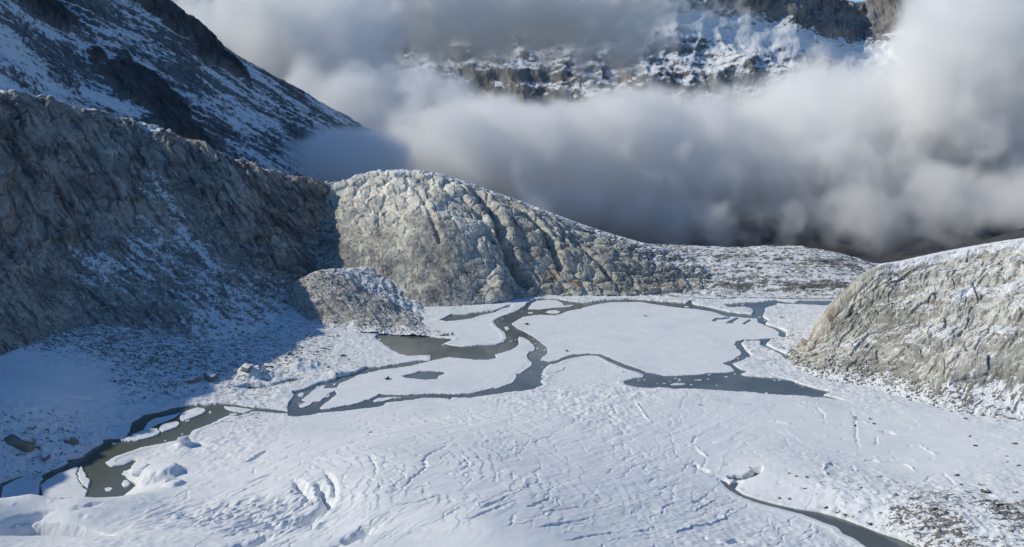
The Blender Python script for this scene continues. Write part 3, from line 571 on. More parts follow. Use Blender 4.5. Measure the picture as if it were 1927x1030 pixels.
LW.push(talus * (.6 * (.6 - f1) * (.4 + 1.6 * big) + 1.9 * fbm(LW.u / 22, LW.v / 40, 4, 107) + .7 * (ridged(uu / 9, LW.v / 60, 3, 108) - .6)))
LW.push(sstep(1.0, 1.1, LW.b) * 3.0 * fbm(LW.u / 16, LW.v / 16, 4, 109) + np.exp(-((LW.b - 1) / .10) ** 2) * (4.5 * fbm(LW.u / 16, LW.v / 16, 4, 110) + 2.2 * sstep(.1, .5, fbm(LW.u / 30, LW.v / 30, 2, 121))))
LW.P[..., 2] += np.exp(-((LW.b - 1) / .09) ** 2) * (6.5 * fbm(LW.u / 24, LW.v / 24, 4, 123) + 1.5 * ridged(LW.u / 9, LW.v / 9, 3, 124) - 1.0)
nz = normals(LW.P)[..., 2]
base_snow = sstep(.14, .02, LW.b + .10 * fbm(LW.u / 16, LW.v / 30, 3, 118)) * .9 + sstep(.30, .08, LW.b) * sstep(6.0, 7.6, LW.a)
strk = fbm(uu / 7, LW.v / 55, 4, 111)
sn = -.06 + .36 * sstep(.60, .97, nz) + .20 * fbm(LW.u / 60, LW.v / 40, 3, 119) + .34 * base_snow + .55 * strk * (1 - .6 * cliff) + .50 * sstep(.90, 1.0, LW.b + .05 * fbm(LW.u / 12, LW.v / 12, 3, 117)) - .30 * cliff
gul = np.exp(-((na - 6.75 - 1.6 * (.62 - nb)) / .20) ** 2) * sstep(.12, .3, nb) * sstep(.85, .65, nb)
bandA = np.exp(-((nb - .27 - .12 * sstep(5.3, 6.5, na)) / .07) ** 2) * sstep(4.6, 5.4, na) * sstep(7.6, 6.8, na)
sn = sn + .30 * gul + .34 * bandA * (1 - cliff) - .10 * talus * sstep(6.6, 5.4, na) * sstep(.30, .18, nb)
red = np.exp(-((LW.a - 7.0 + 1.0 * (LW.b - .6)) / .28) ** 2) * np.exp(-((LW.b - .52) / .16) ** 2) * sstep(-.1, .3, fbm(uu / 8, LW.v / 30, 3, 116))
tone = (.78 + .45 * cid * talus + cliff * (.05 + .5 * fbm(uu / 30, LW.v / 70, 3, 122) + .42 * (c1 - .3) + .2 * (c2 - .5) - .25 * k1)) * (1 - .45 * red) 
LW.u = LW.u + .35 * LW.v
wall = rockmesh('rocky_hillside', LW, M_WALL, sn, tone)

# far mountainside at upper left ---------------------------------
FM = Loft(
    [(-703.8, 980, 178.6), (-605.7, 1020, 140.5), (-508.8, 1060, 105.7), (-439.9, 1090, 75.8), (-361.9, 1130, 35.4), (-301.4, 1180, -1.6), (-251.6, 1240, -34.8), (-195.1, 1300, -70.7), (-116.6, 1400, -117.2)],
    [(-1056.2, 1250, 810.0), (-955.2, 1320, 660.9), (-862.1, 1420, 477.5), (-741.6, 1460, 409.9), (-645.6, 1520, 349.6), (-578.8, 1560, 294.0), (-505.9, 1600, 240.3), (-426.7, 1640, 193.1), (-270.2, 1700, 92.6)],
    [(0, 0), (.25, .20), (.5, .45), (.75, .72), (1, 1)],
    [(-60, 60, 10), (-260, 200, 120), (-600, 300, 330)], 700, 380)
uu = FM.v + .12 * FM.u + 16 * fbm(FM.u / 200, FM.v / 120, 2, 200)
FM.push(10 * fbm(FM.u / 140, FM.v / 140, 4, 201) + 6 * (ridged(uu / 40, FM.u / 260, 4, 202) - .6) + 2.2 * fbm(FM.u / 12, FM.v / 12, 3, 203))
crag = np.zeros_like(FM.u)
for (a, b, ra, rb) in ((3.05, .40, .55, .13), (3.25, .27, .45, .12), (4.3, .93, .9, .10), (5.0, .86, .6, .07), (2.0, .62, .5, .09), (3.3, .98, .5, .08)):
    w = fbm(FM.u / 60, FM.v / 60, 4, 205) * .8
    crag = np.maximum(crag, sstep(1.15, .75, np.sqrt(((FM.a - a) / ra) ** 2 + ((FM.b - b) / rb) ** 2) + w))
FM.push(crag * (7 + 9 * ridged(FM.u / 24 + FM.v / 60, FM.v / 90, 4, 206)))
nz = normals(FM.P)[..., 2]
strk = fbm(uu / 20, FM.u / 150, 4, 207)
sn = .30 + .55 * (nz - .62) + .34 * strk + .35 * fbm(FM.u / 130, FM.v / 80, 3, 208) + .07 - .6 * crag + .22 * sstep(3.5, 0, FM.a + 2.5 * FM.b) + .05
FM.u, FM.v = uu, FM.u
rockmesh('mountain_slope', FM, M_FAR, sn, 1 - .45 * crag)  # crags toned darker: their lack of sun is put into the colour

# rock dome -------------------------------------------------------
DM = Loft(
    [(-170.9, 662, -8.8), (-132.0, 638.7, 2.5), (-97.9, 628.5, 1.5), (-57.3, 629.7, 1.2), (-19.0, 640.4, 1.2), (21.0, 663.7, 1), (62.1, 669.5, 1), (103.3, 671.5, 1), (145.6, 677.5, 1), (190.2, 689.6, 2)],
    [(-211.5, 768, 90.6), (-184.3, 776, 84.7), (-140.5, 780, 96.1), (-91.0, 775, 98.6), (-52.7, 772, 90.2), (-17.1, 770, 77.7), (23.6, 765, 63.5), (69.7, 765, 46.0), (116.9, 770, 30.7), (178.8, 790, 13.3)],
    [(0, 0), (.16, .22), (.36, .54), (.62, .83), (.82, .95), (1, 1)],
    [(10, 45, -8), (30, 120, -45), (60, 260, -160)], 760, 430,
    [(0, 0), (.22, .14), (.46, .36), (.70, .62), (.87, .84), (1, 1)], [1, 1, .65, .25, .1, 0, 0, 0, 0, 0])
zone_t = np.clip(sstep(.62, .38, DM.b + .16 * fbm(DM.u / 30, DM.v / 30, 3, 300)) * sstep(4.6, 3.2, DM.a + .3 * fbm(DM.u / 25, DM.v / 25, 2, 301)) + sstep(2.0, 1.0, DM.a) * sstep(1.0, .75, DM.b + .1 * fbm(DM.u / 20, DM.v / 20, 3, 320)), 0, 1)
rk = (1 - zone_t) * sstep(1.15, .95, DM.b)
w1 = 5 * fbm(DM.u / 22, DM.v / 22, 3, 302); w2 = 5 * fbm(DM.u / 22, DM.v / 22, 3, 303)
DM.push(7 * fbm(DM.u / 60, DM.v / 45, 3, 304) * sstep(0, .15, DM.b) * sstep(1.05, .85, DM.b))
f1, f2, cid = worley((DM.u + w1) / 19, (DM.v + w2) / 19, 305)
DM.push(rk * (2.0 * sstep(0, .35, f2 - f1) - 1.6 + 1.6 * (cid - .5)))
pale = cid
k1, c1 = cracknet(DM.u + .25 * DM.v, DM.v, 11, 11, 306, .45, .09)
k2, c2 = cracknet(DM.u, DM.v, 3.6, 5, 316, .35, .12)
DM.push(rk * (1.5 * (c1 - .5) - 1.5 * k1 + .6 * (c2 - .5) - .45 * k2))
DM.push(rk * .5 * fbm(DM.u / 5, DM.v / 5, 4, 307))
for pth, wd, dp in (
    ([(4.35, .80), (4.6, .62), (4.65, .42), (4.75, .25), (4.9, .12)], 4.2, 11.0),
    ([(5.15, .86), (5.5, .62), (5.75, .46), (5.7, .28)], 3.6, 9.0),
    ([(3.9, .72), (4.25, .55), (4.4, .40)], 2.6, 4.5),
    ([(6.1, .75), (6.2, .6), (6.0, .46)], 2.5, 4.0),
    ([(6.3, .55), (6.6, .35), (6.7, .2)], 3.0, 5.0),
    ([(2.9, .70), (3.1, .5), (3.2, .38)], 2.0, 3.0),
    ([(4.6, .30), (5.1, .10), (5.3, .02)], 4.0, 5.0)):
    d, s_ = seg_dist(DM.u + w1 * .7, DM.v + w2 * .7, DM.path(pth))
    DM.push(-dp * np.exp(-(d / wd) ** 2) + .12 * dp * np.exp(-((d - 2.2 * wd) / (1.2 * wd)) ** 2) * (s_ > 0))
kn = np.exp(-(((DM.a - 4.25) / .22) ** 2 + ((DM.b - .10) / .10) ** 2))
DM.push(9 * kn)
h1, h2, c3 = worley(DM.u / 2.4, DM.v / 2.4, 308)
bg_ = sstep(.80, .98, c3)
DM.push(zone_t * (.38 * (.6 - h1) * (.35 + 1.7 * bg_) + 1.5 * fbm(DM.u / 14, DM.v / 14, 4, 309)))
right_t = sstep(5.6, 8.0, DM.a)
DM.push(right_t * (.5 * (.6 - h1) * (.5 + bg_) + 1.6 * (ridged(DM.u / 14 + DM.v / 20, DM.v / 9, 3, 310) - .6)))
DM.push(np.exp(-((DM.b - 1) / .08) ** 2) * 2.0 * fbm(DM.u / 9, DM.v / 9, 4, 311))
DM.P[..., 2] += np.exp(-((DM.b - 1) / .07) ** 2) * 2.6 * fbm(DM.u / 15, DM.v / 15, 4, 321)
nz = normals(DM.P)[..., 2]
sn = -.10 + .75 * sstep(.70, .98, nz) * sstep(.55, .95, DM.b + .35 * right_t) + .34 * sstep(.90, 1.0, DM.b) + .25 * right_t + .22 * sstep(7.6, 9, DM.a) + .28 * sstep(.10, .0, DM.b) + .12 * zone_t * sstep(.3, .0, DM.b) + .2 * fbm(DM.u / 18, DM.v / 14, 3, 312)
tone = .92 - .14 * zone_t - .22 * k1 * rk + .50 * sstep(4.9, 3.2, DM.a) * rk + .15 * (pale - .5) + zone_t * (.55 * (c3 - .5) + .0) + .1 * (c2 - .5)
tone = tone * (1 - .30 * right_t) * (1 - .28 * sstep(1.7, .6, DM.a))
p1 = DM.path([(5.55, .20), (5.95, .12), (5.98, .05), (5.35, .35)])
rust = np.zeros_like(tone)
for (pu, pv), r, amt in ((p1[0], 6.0, .5), (p1[1], 5.0, .95), (p1[3], 5.0, .3)):
    rust = np.maximum(rust, amt * sstep(1.1, .4, np.hypot(DM.u - pu, (DM.v - pv) * .7) / r + .8 * fbm(DM.u / 4, DM.v / 6, 3, 314)))
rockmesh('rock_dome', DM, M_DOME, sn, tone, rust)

# small moraine hill in front of it ------------------------------
MH = Loft(
    [(-170.9, 602.4, 3), (-157.9, 579.2, 2.5), (-140.3, 563.4, 2), (-115.6, 555.3, 1.5), (-92.4, 553.0, 1), (-73.0, 549.6, 0.8), (-55.9, 548.2, 0.8), (-42.9, 550.9, 0.8)],
    [(-175.9, 612, 18.5), (-168.7, 618, 26.1), (-154.8, 622, 31.7), (-136.0, 622, 27.8), (-110.5, 618, 17.1), (-84.6, 610, 6.2), (-60.9, 600, -1.9), (-41.8, 590, -5.5)],
    [(0, 0), (.25, .32), (.55, .68), (.82, .93), (1, 1)],
    [(6, 14, -1.5), (14, 32, -4), (34, 64, -8)], 380, 260)
f1, f2, cid = worley(MH.u / 1.9, MH.v / 1.9, 400)
bb = sstep(.8, .98, cid)
MH.push(2.8 * fbm(MH.u / 20, MH.v / 16, 4, 401) + .75 * (.6 - f1) * (.4 + 1.6 * bb) + 1.2 * (ridged(MH.u / 9 + MH.v / 14, MH.v / 30, 3, 402) - .6))
nz = normals(MH.P)[..., 2]
sn = .02 + .40 * sstep(.75, .98, nz) + .32 * sstep(.88, 1.03, MH.b) + .35 * sstep(4.2, 6.5, MH.a + .6 * fbm(MH.u / 8, MH.v / 8, 3, 404)) + .20 * fbm(MH.u / 10, MH.v / 8, 3, 403) + .5 * sstep(.26, .0, MH.b + .16 * fbm(MH.u / 7, MH.v / 7, 3, 405))
rockmesh('moraine_hill', MH, M_RUBBLE, sn, .75 + .55 * cid)

# rock hill on the right ------------------------------------------
RH = Loft(
    [(177.7, 496.1, 1), (176.4, 476.7, 1), (181.4, 459.7, 1), (194.2, 445.6, 1), (207.2, 433.1, 1), (218.7, 413.5, 1.5), (231.2, 393.9, 2), (256.2, 378.0, 3), (290.9, 346.1, 4), (326.9, 307.3, 5)],
    [(191.3, 506, 2.6), (197.7, 508, 11.0), (207.9, 514, 25.3), (225.5, 522, 39.7), (245.5, 530, 52.9), (264.0, 532, 56.5), (297.8, 530, 64.5), (335.6, 520, 73.7), (395.9, 500, 86.5), (464.6, 470, 98.8)],
    [(0, 0), (.16, .13), (.40, .45), (.64, .72), (.84, .90), (1, 1)],
    [(8, 22, -3.5), (30, 90, -28), (80, 240, -110)], 800, 430,
    [(0, 0), (.26, .12), (.52, .36), (.74, .63), (.88, .84), (1, 1)], [1, 1, 1, .8, .55, .3, .15, 0, 0, 0])
uu = RH.u - .32 * RH.v - .32 * np.minimum(RH.v, 62) + 5 * fbm(RH.u / 40, RH.v / 40, 3, 500)
face = sstep(.10, .30, RH.b - .03 * (RH.a - 6)) * sstep(1.1, .92, RH.b)
RH.push(face * (3.2 * fbm(RH.u / 45, RH.v / 30, 3, 501) + 1.1 * (ridged(uu / 19, RH.v / 40, 4, 502) - .65)))
led = RH.b + .06 * fbm(RH.u / 40, RH.v / 40, 3, 503) - .012 * (RH.a - 4)
for lb, am in ((.36, 2.0), (.575, 5.0), (.80, 2.5)):
    RH.push(face * am * (sstep(lb + .05, lb - .01, led) - .5))
k1, cid = cracknet(uu, RH.v, 13, 13, 504, .40, .10)
k2, c2 = cracknet(uu, RH.v, 4.2, 6.5, 514, .35, .13)
k3, c3b = cracknet(uu, RH.v, 1.7, 2.6, 524, .35, .16)
k1 = k1 * sstep(-.25, .2, fbm(RH.u / 14, RH.v / 14, 3, 525))
RH.push(face * (2.2 * (cid - .5) - 1.2 * k1 + 1.0 * (c2 - .5) - .45 * k2 + .45 * (c3b - .5)) + .3 * fbm(RH.u / 5, RH.v / 5, 4, 505))
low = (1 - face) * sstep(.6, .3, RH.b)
diag = ridged((RH.u - .9 * RH.v) / 5.5 + 1.5 * fbm(RH.u / 14, RH.v / 14, 2, 508), (RH.v + .5 * RH.u) / 34, 3, 506)
RH.push(low * sstep(4.5, 6, RH.a) * 1.5 * (diag - .6))
h1, h2, c3 = worley(RH.u / 2.2, RH.v / 2.2, 509)
RH.push(low * .8 * (.6 - h1) * (.3 + 1.3 * sstep(.8, .98, c3)))
RH.push(np.exp(-((RH.b - 1) / .07) ** 2) * 1.6 * fbm(RH.u / 8, RH.v / 8, 4, 510))
RH.P[..., 2] += np.exp(-((RH.b - 1) / .06) ** 2) * 2.0 * fbm(RH.u / 14, RH.v / 12, 4, 529)
nz = normals(RH.P)[..., 2]
ledge = np.maximum(np.exp(-((led - .56) / .035) ** 2), .6 * np.exp(-((led - .35) / .03) ** 2))
sn = .21 + .25 * fbm(RH.u / 9, RH.v / 9, 3, 528) + .45 * sstep(.84, .98, nz) - sstep(.94, 1.0, RH.b) * (.12 + .5 * np.maximum(0, fbm(RH.u / 10, RH.v / 6, 4, 527))) + .45 * ledge * sstep(-.35, .25, fbm(RH.u / 22, RH.v / 22, 2, 511)) + .55 * sstep(.95, 1.0, RH.b + .03 * fbm(RH.u / 14, RH.v / 14, 3, 519)) * sstep(2.2, 4.6, RH.a) + .62 * sstep(.14, .0, RH.b) + low * (.32 - .75 * sstep(.55, .85, diag)) * sstep(4, 6, RH.a) + .24 * low + .16 * fbm(RH.u / 12, RH.v / 12, 3, 512) + .12 * sstep(2.2, .8, RH.a) * sstep(.5, .1, RH.b) - .40 * sstep(4.6, 3.4, RH.a) * sstep(.35, .6, RH.b) * sstep(1.25, 1.1, RH.b)
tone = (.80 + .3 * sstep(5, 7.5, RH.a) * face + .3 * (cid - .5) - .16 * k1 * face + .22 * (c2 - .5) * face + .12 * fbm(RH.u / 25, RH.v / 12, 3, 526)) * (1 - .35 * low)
rust = .25 * sstep(3.4, 2.2, RH.a) * sstep(.35, .6, RH.b) * sstep(-.2, .3, fbm(uu / 10, RH.v / 40, 3, 513))
RH.u = uu
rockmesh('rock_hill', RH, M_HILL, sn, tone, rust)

# snowy ridge closing the lake ------------------------------------
SR = Loft(
    [(85.1, 671.5, 1), (121.6, 671.5, 1), (147.3, 663.7, 1), (173.4, 659.8, 1), (205.9, 663.7, 1), (240.7, 659.8, 1), (276.6, 659.8, 1), (321.5, 659.8, 1), (377.4, 663.7, 1), (467.6, 663.7, 1)],
    [(114.8, 790, 19.8), (141.4, 790, 18.7), (167.9, 790, 18.2), (194.5, 790, 17.1), (230.3, 785, 16.9), (270.7, 780, 18.4), (305.6, 775, 17.2), (338.4, 765, 11.2), (378.0, 760, 3.2), (525.5, 750, 1.2)],
    [(0, 0), (.2, .07), (.36, .34), (.62, .55), (.82, .84), (1, 1)],
    [(5, 25, -1.5), (20, 90, -22), (60, 260, -170)], 560, 300)
SR.push((2.6 * fbm(SR.u / 26, SR.v / 12, 4, 600) + 2.0 * (ridged(SR.u / 30, SR.v / 9, 4, 601) - .6) + .5 * fbm(SR.u / 4, SR.v / 3, 3, 602)) * sstep(0, .12, SR.b))
SR.push(np.exp(-((SR.b - 1) / .08) ** 2) * 1.3 * fbm(SR.u / 14, SR.v / 9, 4, 603))
nz = normals(SR.P)[..., 2]
band = np.exp(-((SR.b - .32 + .08 * fbm(SR.u / 30, SR.v / 20, 3, 606)) / .06) ** 2) * sstep(2.8, 3.6, SR.a) * sstep(-.25, .2, fbm(SR.u / 22, SR.v / 22, 2, 605)) + .8 * np.exp(-((SR.b - .80) / .05) ** 2) * sstep(5.2, 6, SR.a) + .6 * np.exp(-((SR.b - .9) / .05) ** 2) * sstep(3, 3.3, SR.a) * sstep(4.3, 4, SR.a)
sn = .52 + .8 * (nz - .88) - .42 * band + .25 * fbm(SR.u / 30, SR.v / 8, 4, 604) - .22 * sstep(2.6, .8, SR.a)
rockmesh('snow_ridge', SR, M_SADDLE, sn)

# far peaks --------------------------------------------------------
PK = Loft(
    [(-1311.3, 3000, -91.5), (-718.4, 3000, -91.5), (-224.6, 3000, -111.2), (171.4, 3000, -131.0), (567.7, 3000, -131.0), (962.8, 3000, -111.2), (1356.8, 3000, -91.5), (1850.9, 3000, -91.5), (2553.3, 2900, -83.1)],
    [(-1806.7, 4400, 1093.0), (-993.6, 4400, 1016.3), (-310.2, 4400, 1016.3), (236.1, 4400, 1041.9), (940.7, 4500, 1035.8), (1487.3, 4600, 892.9), (1942.0, 4700, 723.5), (2293.5, 4600, 892.9), (3552.1, 4300, 1096.7)],
    [(0, 0), (.25, .16), (.5, .38), (.72, .58), (.88, .80), (1, 1)],
    [(0, 150, -40), (0, 700, -350), (0, 1500, -900)], 900, 420)
bowl = np.exp(-((PK.b - .63) / .075) ** 2)
PK.push(90 * fbm(PK.u / 700, PK.v / 500, 4, 700) * sstep(1.0, .8, PK.b) + 55 * (ridged(PK.u / 330 + PK.v / 900, PK.v / 700, 5, 701) - .62) * sstep(1.1, .95, PK.b) * (1 - .75 * bowl) + 9 * fbm(PK.u / 60, PK.v / 60, 4, 702) * (1 - .6 * bowl))
wall_b = sstep(.80, .92, PK.b)
PK.push(wall_b * 30 * (ridged(PK.u / 110, PK.v / 400, 4, 703) - .6) * sstep(1.1, 1.0, PK.b))
nz = normals(PK.P)[..., 2]
sn = .50 + .9 * (nz - .74) + .35 * bowl - .30 * sstep(.70, .78, PK.b) + .12 * fbm(PK.u / 140, PK.v / 140, 3, 704) - .15 * sstep(.45, .2, PK.b)
rockmesh('mountain_peaks', PK, M_PEAK, sn)

# valley terrain beyond and around: one sheet to the horizon -----------
tx = np.concatenate([np.linspace(-9000, -1500, 40), np.linspace(-1450, 1950, 170), np.linspace(2000, 9000, 40)])
ty = np.concatenate([np.linspace(-3000, -100, 25), np.linspace(-60, 900, 70), np.linspace(912, 3200, 150), np.linspace(3300, 14000, 60)])
TX, TY = np.meshgrid(tx, ty)
near = sstep(1500, 860, TY)
tz = -6 * near + (1 - near) * -300
tz += sstep(2000, 3600, TY) * 260 + 90 * fbm(TX / 500, TY / 500, 5, 800) * (1 - near)
tz += sstep(700, 2600, TX - .35 * TY) * 420 + sstep(-500, -1600, TX) * 420 * sstep(-200, 500, TY) + sstep(420, 900, TX) * 120 * near
tz += (ridged(TX / 240, TY / 260, 4, 801) - .6) * 40 * (1 - near)
LT = type('T', (), {})()
tP = np.stack([TX, TY, tz], -1)
nz = np.abs(normals(tP)[..., 2])
att = {'uvm': np.stack([TX, TY, tz], -1), 'snow': .10 + .5 * (nz - .8), 'tone': np.full(TX.shape, .42), 'rust': np.zeros(TX.shape)}
o = grid_mesh('terrain', tP, M_FAR, att); tag(o, kind='structure')

# ------------------------------------------------------------------ ice floes
M_FLOE = snow_mat("floe_snow", False)
FLOES = []
def floe(poly, name, label, h=.5, holes=(), seed=0, wob=1.0, ledge=None, cat='ice floe', group='ice floes on the lake', rough=.0):
    FLOES.append(poly)
    p = np.array(poly)
    ym = p[:, 1].mean()
    st = max(.22, .00085 * ym) * (1.0 if np.ptp(p[:, 0]) > 25 else .6)
    x0, x1 = p[:, 0].min() - 2.5, p[:, 0].max() + 2.5; y0, y1 = p[:, 1].min() - 2.5, p[:, 1].max() + 2.5
    xs = np.arange(x0, x1, st); ys = np.arange(y0, y1, st * 1.25)
    X, Y = np.meshgrid(xs, ys)
    s = sdist(X, Y, poly, 6)
    for hp in holes:
        s = np.minimum(s, -sdist(X, Y, hp, 400))
    sc = np.clip(ym / 500, .4, 1.1) * wob
    s = s + (fbm(X / 6, Y / 6, 2, 900 + seed) * .9 + fbm(X / 1.6, Y / 1.6, 2, 950 + seed) * .75) * sc
    h = h * .65
    top = h + .06 * fbm(X / 8, Y / 8, 3, 970 + seed) + rough * (fbm(X / 3, Y / 3, 3, 990 + seed) + .4) + .05 * fbm(X / 1.5, Y / 2.5, 3, 980 + seed)
    if ledge:
        d, _ = seg_dist(X, Y, ledge[0])
        d = d + fbm(X / 4, Y / 4, 3, 993 + seed) * 2.2
        top = top - (h - .35) * sstep(ledge[1] + .5, ledge[1] - .5, d)
    z = -.8 + (top + .8) * sstep(-.45, .45, s)
    z = np.where(s < -.45, -.8, z)
    k = (z[:-1, :-1] > -.75) | (z[1:, 1:] > -.75) | (z[:-1, 1:] > -.75) | (z[1:, :-1] > -.75)
    ox, oy = float(p[:, 0].mean()), float(ym)
    o = grid_mesh(name, np.stack([X - ox, Y - oy, z], -1), M_FLOE, {}, keep=k)
    o.location = (ox, oy, 0)
    tag(o, label, cat, group)
    return o, (X, Y, z)

F1 = [(-0.6, 580.8), (2.6, 589.9), (7.6, 600.9), (15.1, 607.3), (24.3, 609.0), (33.8, 607.3), (40.4, 613.9), (44.2, 620.6), (54.1, 627.5), (63.7, 638.0), (73.2, 645.2), (84.8, 650.7), (95.9, 650.7), (107.0, 650.7), (114.9, 645.2), (124.5, 638.0), (136.1, 630.9), (148.2, 627.5), (159.0, 618.9), (162.0, 613.9), (165.7, 604.1), (174.8, 602.5), (180.8, 599.3), (188.6, 597.7), (186.1, 586.9), (188.6, 577.9), (191.7, 569.1), (193.2, 559.2), (190.5, 551.0), (190.6, 545.6), (181.5, 543.0), (171.4, 540.3), (162.1, 540.3), (155.2, 535.2), (152.4, 527.6), (152.2, 517.8), (152.4, 509.5), (149.0, 502.6), (142.4, 494.7), (134.3, 487.1), (137.3, 481.8), (137.8, 471.5), (132.3, 469.5), (120.7, 468.5), (115.1, 465.5), (101.8, 463.6), (92.0, 462.6), (87.9, 466.5), (82.0, 470.5), (79.6, 475.6), (72.5, 483.9), (66.9, 492.5), (62.7, 500.3), (58.1, 506.0), (51.3, 507.2), (40.7, 506.0), (34.0, 500.3), (29.5, 493.6), (24.2, 490.4), (18.6, 493.6), (18.8, 499.2), (23.3, 508.3), (23.2, 522.7), (19.0, 536.5), (13.8, 549.6), (8.3, 560.6), (3.3, 570.5)]
SLIT = [(152.3, 591.5), (157.5, 599.3), (162.4, 599.3), (168.2, 602.5), (168.1, 599.3), (162.0, 594.6), (157.1, 594.6), (152.8, 588.4)]
SLIT2 = [(161.6, 583.8), (166.5, 591.5), (174.3, 600.9), (174.7, 597.7), (169.3, 591.5), (165.6, 583.8)]
SLIT3 = [(173.2, 582.3), (178.2, 589.9), (182.3, 594.6), (181.8, 591.5), (177.3, 585.3), (174.0, 580.8)]
floe(F1, 'ice_floe', 'largest snow covered ice floe, filling the far basin below the rock dome', .5, (SLIT, SLIT2, SLIT3), 1, .8)
F2 = [(5.1, 546.9), (8.1, 545.6), (11.7, 539.0), (14.4, 530.1), (16.3, 521.4), (14.7, 513.0), (11.8, 511.9), (10.2, 501.5), (10.8, 494.7), (13.4, 489.3), (12.2, 481.8), (8.7, 474.6), (5.4, 467.5), (2.8, 466.5), (3.0, 459.7), (0.5, 450.2), (-4.2, 445.6), (-8.8, 441.1), (-10.9, 442.0), (-16.3, 437.6), (-22.2, 433.2), (-31.2, 431.5), (-43.3, 432.4), (-52.2, 431.5), (-61.0, 429.8), (-68.6, 430.7), (-74.8, 431.5), (-77.7, 425.6), (-79.2, 422.3), (-80.7, 422.3), (-84.9, 416.6), (-90.7, 413.4), (-97.1, 409.5), (-102.4, 408.0), (-104.4, 410.3), (-102.6, 417.4), (-100.6, 425.6), (-99.4, 432.4), (-101.9, 438.5), (-101.3, 450.2), (-97.7, 455.9), (-95.3, 459.7), (-93.2, 465.5), (-88.7, 467.5), (-84.5, 471.5), (-81.7, 474.6), (-72.3, 477.6), (-64.5, 481.8), (-55.3, 489.3), (-45.8, 497.0), (-40.9, 500.3), (-33.9, 498.1), (-23.4, 494.7), (-14.9, 494.7), (-10.2, 498.1), (-11.3, 506.0), (-6.5, 509.5), (-1.2, 515.4), (2.3, 521.4), (4.6, 530.1), (4.3, 540.3)]
HOLE = [(-66.3, 462.6), (-59.5, 467.5), (-56.7, 471.5), (-48.5, 471.5), (-41.9, 470.5), (-40.7, 467.5), (-44.5, 462.6), (-44.7, 457.8), (-51.8, 455.9), (-58.3, 457.8), (-63.4, 459.7)]
LEDGE = [(14.4, 488.2), (8.7, 471.5), (3.7, 461.6), (1.4, 448.4), (-7.8, 439.4), (-17.7, 435.0)]
floe(F2, 'ice_floe', 'long ice floe between the two river arms with a dark pool in its middle', .8, (HOLE,), 2, .8, (LEDGE, 4.5))
